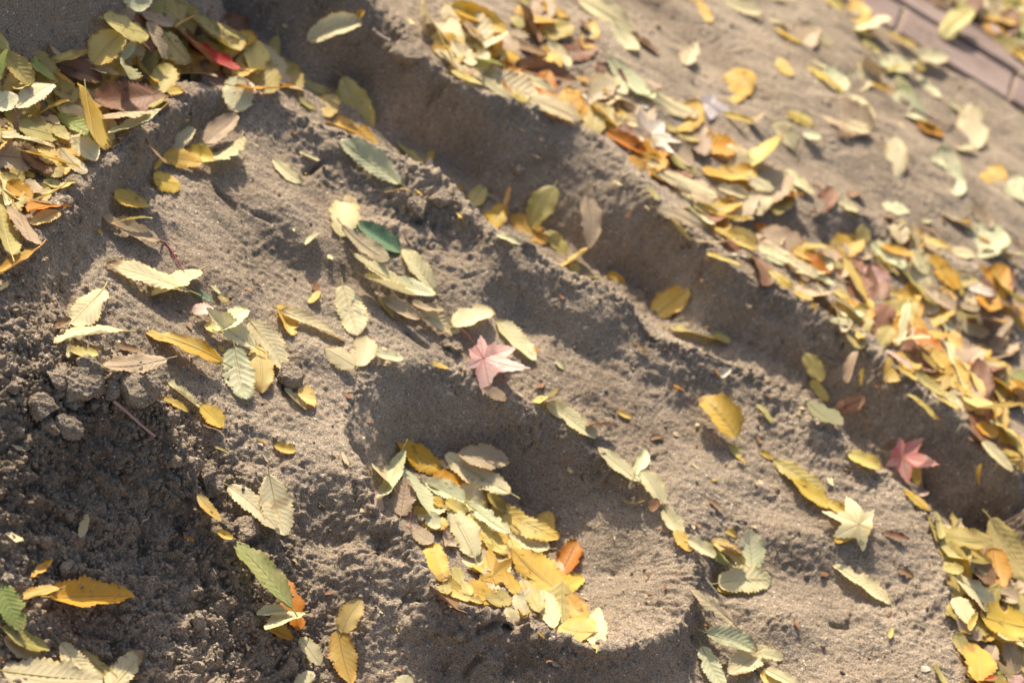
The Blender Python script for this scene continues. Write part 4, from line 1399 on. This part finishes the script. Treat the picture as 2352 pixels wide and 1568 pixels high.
# ------------------------------------------------------------------ labels that single out each leaf
def region(x, y):
    if x > 2020 and y < 180 and (y - 0) < (x - 2109) * .617: return 'in the litter beyond the brick edging'
    if y > 1170 and x > 2140: return 'in the pile at the right edge'
    c1 = np.interp(x, [p[0] for p in C1[1:26]], [p[1] for p in C1[1:26]])
    c2 = np.interp(x, [p[0] for p in C2[8:]], [p[1] for p in C2[8:]])
    if x < 720 and y < c1 and not (x > 660 and y < 120): return 'in the upper left pile'
    if x > 860 and y < c2 - 2:
        s = (y - c2)
        if s > -250 and x < 1560: return 'in the near part of the drift'
        if s > -330 and x >= 1560 and y > 470: return 'in the right part of the drift'
        return 'on the far flat sand'
    if y < c1 - 3: return 'in the shaded trench'
    if x < 180 and y < 680: return 'on the left ridge'
    if y > 1440 and x < 380: return 'in the bottom left corner'
    m = np.interp(y, [860, 970, 1090, 1185, 1310, 1430, 1568], [376, 385, 455, 470, 570, 640, 700])
    if y > 860 and x < m: return 'on the crumbly mound'
    if 860 < x < 1420 and y > 1010 and y < 1490 and x < 860 + 560 and y > 1000 + max(0, (x - 1180)) * .7: return 'in the bowl shaped pit'
    if y > 1080 and x < 860: return 'on the lit slope below the shelf'
    if x > 1380 and y > 1000: return 'on the shelf right of the pit'
    return 'on the sloping shelf'
SHORT = {'s': 'pink and red', 'c': 'cream', 'm': 'mint green', 'y': 'yellow', 'a': 'amber', 'o': 'orange', 'k': 'olive', 'g': 'green', 'G': 'dark green', 'b': 'brown', 't': 'tan', 'r': 'red', 'p': 'pink', 'l': 'lilac', 'w': 'off-white'}
ORD = ['', 'first', 'second', 'third', 'fourth', 'fifth', 'sixth', 'seventh', 'eighth', 'ninth', 'tenth', 'eleventh', 'twelfth', 'thirteenth', 'fourteenth', 'fifteenth', 'sixteenth', 'seventeenth', 'eighteenth', 'nineteenth', 'twentieth']
groups = {}
for d in LEAVES:
    d['x'] = min(max(d['x'], 1), SW - 1); d['y'] = min(max(d['y'], 1), SH - 1)
    d['reg'] = region(d['x'], d['y'])
    ratio = d['w'] / d['L']
    d['shape'] = 'slender' if ratio < .42 else 'broad'
    d['size'] = 'small' if d['L'] < 48 else 'larger'
    d['own'] = bool(d['label'])
    if not d['label']: groups.setdefault((d['reg'], d['col'], d['shape'], d['size']), []).append(d)
for (reg, col, shape, size), ds in groups.items():
    ds.sort(key=lambda d: d['x']); n = len(ds)
    for i, d in enumerate(ds):
        nm = f"{size} {shape} {SHORT[col]} leaf"
        if n == 1: lab = f"{nm} {reg}"
        elif n == 2: lab = f"{nm} {reg}, {'left' if i == 0 else 'right'} of two"
        elif i == 0: lab = f"leftmost {nm} {reg}"
        elif i == n - 1: lab = f"rightmost {nm} {reg}"
        elif i < n / 2: lab = f"{nm} {reg}, {ORD[i + 1]} from left"
        else: lab = f"{nm} {reg}, {ORD[n - i]} from right"
        d['label'] = lab
for d in LEAVES:
    d['o']['label'] = d['label']; d['o']['category'] = 'star-shaped leaf' if d['star'] else 'leaf'
    d['o']['group'] = 'star shaped leaves on the sand' if d['star'] else 'fallen leaves ' + d['reg']

# past three hundred of a kind the smallest ones are joined
ranked = sorted([d for d in LEAVES if not d['star']], key=lambda d: -(d['L'] * d['w'] * (40 if d.get('own') else 1)))
small = ranked[290:]
bV, bF, bA, bM, bm_ = [], [], [], [], []
base_ = 0
for d in small:
    o = d['o']; me = o.data; nv_ = len(me.vertices)
    v = np.empty(nv_ * 3, np.float32); me.vertices.foreach_get('co', v); v = v.reshape(-1, 3)
    mw = np.array(o.matrix_world); v = v @ mw[:3, :3].T + mw[:3, 3]
    a = np.empty(nv_ * 3, np.float32); me.attributes['luv'].data.foreach_get('vector', a)
    if d['col'] not in bm_: bm_.append(d['col'])
    for p in me.polygons:
        bF.append(tuple(k + base_ for k in p.vertices)); bM.append(bm_.index(d['col']))
    bV.append(v); bA.append(a.reshape(-1, 3)); base_ += nv_
    for ch in list(o.children): bpy.data.objects.remove(ch)
    bpy.data.objects.remove(o)
me = poly_mesh('small_leaves', np.vstack(bV), bF, lmat(bm_[0]), np.vstack(bA))
for c in bm_[1:]: me.materials.append(lmat(c))
me.polygons.foreach_set('material_index', bM)
link('small_leaves', me, kind='stuff', label='smallest leaves and leaf scraps strewn over the sand')

# ------------------------------------------------------------------ twigs and loose stalks
TW = {}
def twig_mat(c):
    if c not in TW:
        m, n, l = mat('twig'); b = n['Principled BSDF']; b.inputs['Roughness'].default_value = .6
        t = n.new('ShaderNodeTexNoise'); t.inputs['Scale'].default_value = 90
        r = n.new('ShaderNodeValToRGB'); r.color_ramp.elements[0].color = (*[k * .6 for k in c], 1); r.color_ramp.elements[1].color = (*[min(1, k * 1.3) for k in c], 1)
        r.color_ramp.elements[0].position = .35; r.color_ramp.elements[1].position = .65
        l.new(t.outputs[0], r.inputs[0]); l.new(r.outputs[0], b.inputs['Base Color']); TW[c] = m
    return TW[c]
def twig(ptsxy, rad, colr, label, lift=(.0, .0), name='twig'):
    q = catmull([(x, y, 0) for x, y in ptsxy], 8)
    n = len(q); P_ = []
    for i, (x, y, _) in enumerate(q):
        p, t, d = hit(x, y, HT)
        h = rad * .9 + lift[0] + (lift[1] - lift[0]) * i / (n - 1)
        P_.append(CAMP + d * (t - h / abs(d[2])))
    P_ = np.array(P_)
    # a stiff stalk bridges the small dips
    k = np.ones(7) / 7; S = P_.copy()
    if n > 12:
        pad = np.vstack([np.repeat(P_[:1], 3, 0), P_, np.repeat(P_[-1:], 3, 0)])
        for a in range(3): S[:, a] = np.convolve(pad[:, a], k, 'valid')
    s = np.linspace(0, 1, n)
    rr = rad * (1 - .35 * s) * (1 + .06 * np.sin(17 * s)); rr[0] = rad * 1.35; rr[-1] *= 1.1
    V, F = tube(S, rr, 7)
    F = F + [tuple(range(6, -1, -1)), tuple(len(V) - 7 + i for i in range(7))]
    c = V.mean(0)
    o = link(name, poly_mesh(name, V - c, F, twig_mat(colr)), label=label, category='twig' if name == 'twig' else 'leaf stalk')
    o.location = c
D = lambda c, r, *p: [(588 * c + x / 4, 392 * r + y / 4) for x, y in p]
twig(D(0,2,(1030,535),(1160,640),(1300,770),(1440,882)), .0016, (.62, .40, .34), 'straight pale pink stalk leaning on the dark side of the mound', (.004, .012), 'leaf_stalk')
twig(D(0,1,(1465,640),(1520,665),(1570,720),(1610,800),(1655,870),(1700,912)), .0011, (.40, .07, .10), 'curved dark red stalk beside the pale brown ribbed leaf', (.001, .001), 'leaf_stalk')
twig(D(0,0,(1600,255),(1690,195),(1795,140)), .0014, (.62, .38, .07), 'orange stalk poking up from the upper left pile', (.004, .012), 'leaf_stalk')
twig(D(3,0,(1310,990),(1440,1060),(1560,1120),(1640,1160),(1720,1110)), .0022, (.24, .16, .12), 'bent brown twig above the lone orange leaf', (.002, .004))
twig(D(3,3,(2040,170),(2190,90),(2400,-30)), .0012, (.36, .24, .18), 'long thin brown stalk crossing the dark sand at the right edge', (.008, .02))
twig(D(2,2,(1015,1420),(1040,1470),(1110,1490),(1230,1460)), .0012, (.5, .33, .1), 'ochre looped stalk on the rim right of the pit', (.0, .003), 'leaf_stalk')
twig(D(1,1,(1170,205),(1270,185),(1350,170),(1440,205)), .001, (.5, .32, .1), 'thin ochre stalk below the ribbed grey green leaf', (.0, .001), 'leaf_stalk')
twig(D(1,1,(1375,530),(1385,620),(1430,700)), .0014, (.2, .13, .1), 'short dark twig near the dark green leaf', (.0, .001))
twig(D(1,0,(1525,-10),(1550,150),(1555,340)), .0013, (.5, .4, .16), 'upright yellowish stalk at the near end of the drift', (.003, .003), 'leaf_stalk')
twig(D(3,1,(110,700),(150,620),(195,540)), .0015, (.55, .45, .25), 'cream stalk standing up in the right drift', (.004, .014), 'leaf_stalk')
twig(D(1,3,(1410,160),(1420,80),(1425,-20)), .0012, (.45, .2, .14), 'thin reddish stalk upright at the near edge of the pit', (.003, .01), 'leaf_stalk')
twig(D(0,1,(1280,180),(1340,160),(1420,190)), .0016, (.4, .3, .22), 'small tan stalk beside the round yellow leaf', (.001, .001), 'leaf_stalk')
twig(D(3,1,(1010,1245),(1090,1250),(1170,1240)), .0014, (.5, .4, .22), 'straw coloured stalk between leaves of the right drift', (.003, .003), 'leaf_stalk')
twig(D(1,0,(1070,270),(1140,330),(1250,385)), .0022, (.42, .34, .28), 'thick pale stick on the crest of the shaded wall', (.003, .003))
twig(D(1,2,(290,150),(420,140)), .0011, (.3, .17, .12), 'tiny brown stalk by the yellow oval leaf', (.001, .001), 'leaf_stalk')
twig(D(0,3,(1530,-50),(1570,20)), .001, (.2, .14, .1), 'tiny dark stalk on the mound edge', (.0, .002), 'leaf_stalk') if False else None

# ------------------------------------------------------------------ clods and crumbs of sand
def clod_mesh(sx, sy, sz, seed, flats=9, sub=5):
    import bmesh
    bm = bmesh.new(); bmesh.ops.create_icosphere(bm, subdivisions=sub, radius=1)
    V = np.array([v.co[:] for v in bm.verts]); rg = np.random.default_rng(seed)
    F = [[v.index for v in f.verts] for f in bm.faces]; bm.free()
    for _ in range(flats):
        n = rg.normal(size=3); n[2] *= .6; n /= np.linalg.norm(n); dd = rg.uniform(.45, .8)
        V -= np.maximum(0, V @ n - dd)[:, None] * n
    V -= np.maximum(0, V[:, 2] - .62)[:, None] * np.array([0, 0, 1.0])
    V = V * np.array([sx, sy, sz])
    nn = V / np.linalg.norm(V, axis=1, keepdims=True)
    V = V + nn * (.0016 * perlin(V, .010, seed) + .0010 * billow(V, .0048, seed + 1) + .0005 * perlin(V, .002, seed + 2))[:, None]
    return V, F
def clod(x, y, sxp, syp, szp, rotdeg, tilt, seed, label, sub=5):
    p, t, d = hit(x, y, HG)
    k = ((p - CAMP) @ fw) / FPX
    sx, sy, sz = sxp * k * .78, syp * k * .78, szp * k * .8
    V, F = clod_mesh(sx, sy, sz, seed, 9, sub)
    me = poly_mesh('sand_clod', V, F, SAND)
    o = link('sand_clod', me, label=label, category='clod of sand', group='clods of damp sand')
    c = CAMP + d * (t - sz * .6)
    o.matrix_world = Matrix.Translation(Vector(c)) @ Matrix.Rotation(math.radians(rotdeg), 4, 'Z') @ Matrix.Rotation(tilt, 4, 'X')
for a in [
 (310,885,80,58,40,-20,.5,101,'largest flat topped clod with a crack on the mound crest'),
 (350,880,42,60,62,10,.3,102,'tall rough clod at the right end of the mound crest'),
 (175,893,62,50,36,15,.5,103,'broken slab of sand split by cracks left of the mound crest'),
 (147,898,40,34,26,-30,.5,104,'rounded chip of sand leaning against the cracked slab'),
 (166,920,46,26,22,0,.5,105,'thin lower chip of the cracked slab'),
 (222,890,46,52,36,-10,.5,106,'upright cracked clod in the middle of the mound crest'),
 (262,900,28,36,24,40,.4,107,'small dark clod beside the pale pink stalk'),
 (135,868,46,44,36,25,.4,108,'angular clod at the upper left of the mound crest'),
 (188,862,50,44,34,0,.4,109,'round crumbly clod just above the cracked slab'),
 (98,935,50,46,36,20,.5,110,'blocky clod highest of the three on the left flank'),
 (113,973,52,32,26,-40,.5,111,'tilted oblong clod on the left flank of the mound'),
 (158,978,52,38,30,-20,.5,112,'square clod right of the tilted oblong clod'),
 (212,838,50,34,30,0,.3,113,'clod behind the mound crest beside the yellowish leaves'),
 (470,1090,34,40,34,0,.2,114,'rounded clod on the right edge of the mound'),
 (490,1120,36,34,30,60,.2,115,'lower rounded clod on the right edge of the mound'),
 (568,1215,44,56,44,20,.2,116,'dark block of sand beside the sandy green leaf'),
 (960,480,44,36,30,0,.1,117,'rough clod high on the front ridge'),
 (1010,455,36,32,26,30,.1,118,'smaller rough clod right on the front ridge'),
 (1215,560,26,20,16,0,.1,119,'little clod on the ridge edge above the trench'),
 (935,125,62,48,30,0,.2,120,'pale heart shaped clod on the shaded bank'),
 (1055,1460,30,24,20,0,.2,121,'small clod beside the crack below the pit'),
 (660,860,52,44,34,0,.1,122,'rounded lump of sand left of the pit rim'),
 (1045,800,34,26,20,0,.1,123,'flat clod near the pink star leaf'),
 (1020,790,26,22,16,50,.1,124,'small clod above the flat clod near the pink star leaf'),
 (1190,390,22,18,14,0,.1,125,'tiny clod high in the shaded wall'),
 (470,190,36,24,18,0,.1,126,'dark clod at the top end of the left ridge'),
]: clod(*a)

def crumbs():
    import bmesh
    bm = bmesh.new(); bmesh.ops.create_icosphere(bm, subdivisions=1, radius=1)
    V0 = np.array([v.co[:] for v in bm.verts]); F0 = np.array([[v.index for v in f.verts] for f in bm.faces]); bm.free()
    rg = np.random.default_rng(5); Vs = []; Fs = []; base = 0
    def drop(x, y, s):
        nonlocal base
        p, t, d = hit(x, y, HG)
        V = V0 * (1 + rg.uniform(-.3, .3, V0.shape)) * s * rg.uniform(.7, 1.3, 3)
        a = rg.uniform(0, 6.28); ca, sa = math.cos(a), math.sin(a)
        V = V @ np.array([[ca, -sa, 0], [sa, ca, 0], [0, 0, 1]]) + p + np.array([0, 0, s * .35])
        Vs.append(V); Fs.append(F0 + base); base += len(V)
    for b in ROUGH:
        for _ in range(int(30 * b[4])):
            r = b[3] * FPX / 2.5
            drop(b[0] + rg.normal() * r * .8, b[1] + rg.normal() * r * .6, abs(rg.normal()) * .0009 + .0006)
    for _ in range(700):
        drop(rg.uniform(0, SW), rg.uniform(0, SH), abs(rg.normal()) * .0010 + .0007)
    zs = [(b[0], b[1], b[3] * FPX / 2.4) for b in ROUGH[:9]]
    for _ in range(3600):
        b = zs[rg.integers(len(zs))]; drop(b[0] + rg.normal() * b[2] * .7, b[1] + rg.normal() * b[2] * .6, abs(rg.normal()) * .0010 + .0006)
    lumps = [clod_mesh(1, 1, 1, 300 + k, 7, 4) for k in range(6)]
    for k in range(110):
        b = zs[rg.integers(len(zs))]
        x, y = b[0] + rg.normal() * b[2] * .7, b[1] + rg.normal() * b[2] * .6
        if x > np.interp(y, [800, 870, 970, 1090, 1185, 1310, 1568], [300, 370, 380, 450, 500, 600, 740]): continue
        p, t, d = hit(x, y, HG)
        V, F = lumps[k % 6]; s = .0025 + .008 * rg.random() ** 3
        V = V * s * rg.uniform(.75, 1.2, 3)
        V = V + (V / np.linalg.norm(V, axis=1, keepdims=True)) * (.0009 * billow(V + k, .004, 70) + .0012 * perlin(V + k, .007, 71))[:, None]
        a = rg.uniform(0, 6.28); ca, sa = math.cos(a), math.sin(a)
        V = V @ np.array([[ca, -sa, 0], [sa, ca, 0], [0, 0, 1]]) + p + np.array([0, 0, s * .1])
        Vs.append(V); Fs.append(np.array(F) + base); base += len(V)
    link('sand_crumbs', make_mesh('sand_crumbs', np.vstack(Vs), np.vstack(Fs), SAND), kind='stuff', label='loose crumbs of sand scattered over mound and ridges')
crumbs()

def fragments():
    rg = np.random.default_rng(21); Vs = []; Fs = []; As = []; Ms = []; base = 0; cols = ['b', 't', 'y', 'c', 'o']
    for k in range(420):
        x, y = rg.uniform(0, SW), rg.uniform(0, SH)
        if x < 560 and y > 760 and rg.random() < .6: continue
        p, t, d = hit(x, y, HG)
        s = .0016 + .0045 * rg.random() ** 2.2; n = int(rg.integers(6, 9)); el = rg.uniform(1, 2.6)
        th = np.sort(rg.uniform(0, 6.28, n)); rr = s * rg.uniform(.6, 1.2, n)
        q = np.stack([rr * np.cos(th) * el, rr * np.sin(th), rr * rg.uniform(-.1, .5, n)], 1); q = np.vstack([[0, 0, s * .1], q])
        a = rg.uniform(0, 6.28); ca, sa = math.cos(a), math.sin(a)
        q = q @ np.array([[ca, -sa, 0], [sa, ca, 0], [0, 0, 1]]) + p + np.array([0, 0, .0006])
        Vs.append(q); As.append(np.stack([np.full(n + 1, .5), np.full(n + 1, .4), np.full(n + 1, .2)], 1))
        m_ = int(rg.choice(5, p=[.50, .36, .04, .07, .03]))
        for i in range(n): Fs.append((base, base + 1 + i, base + 1 + (i + 1) % n)); Ms.append(m_)
        base += n + 1
    me = poly_mesh('leaf_fragments', np.vstack(Vs), Fs, lmat(cols[0]), np.vstack(As))
    for c in cols[1:]: me.materials.append(lmat(c))
    me.polygons.foreach_set('material_index', Ms)
    link('leaf_fragments', me, kind='stuff', label='tiny dry leaf fragments scattered over the sand')
fragments()
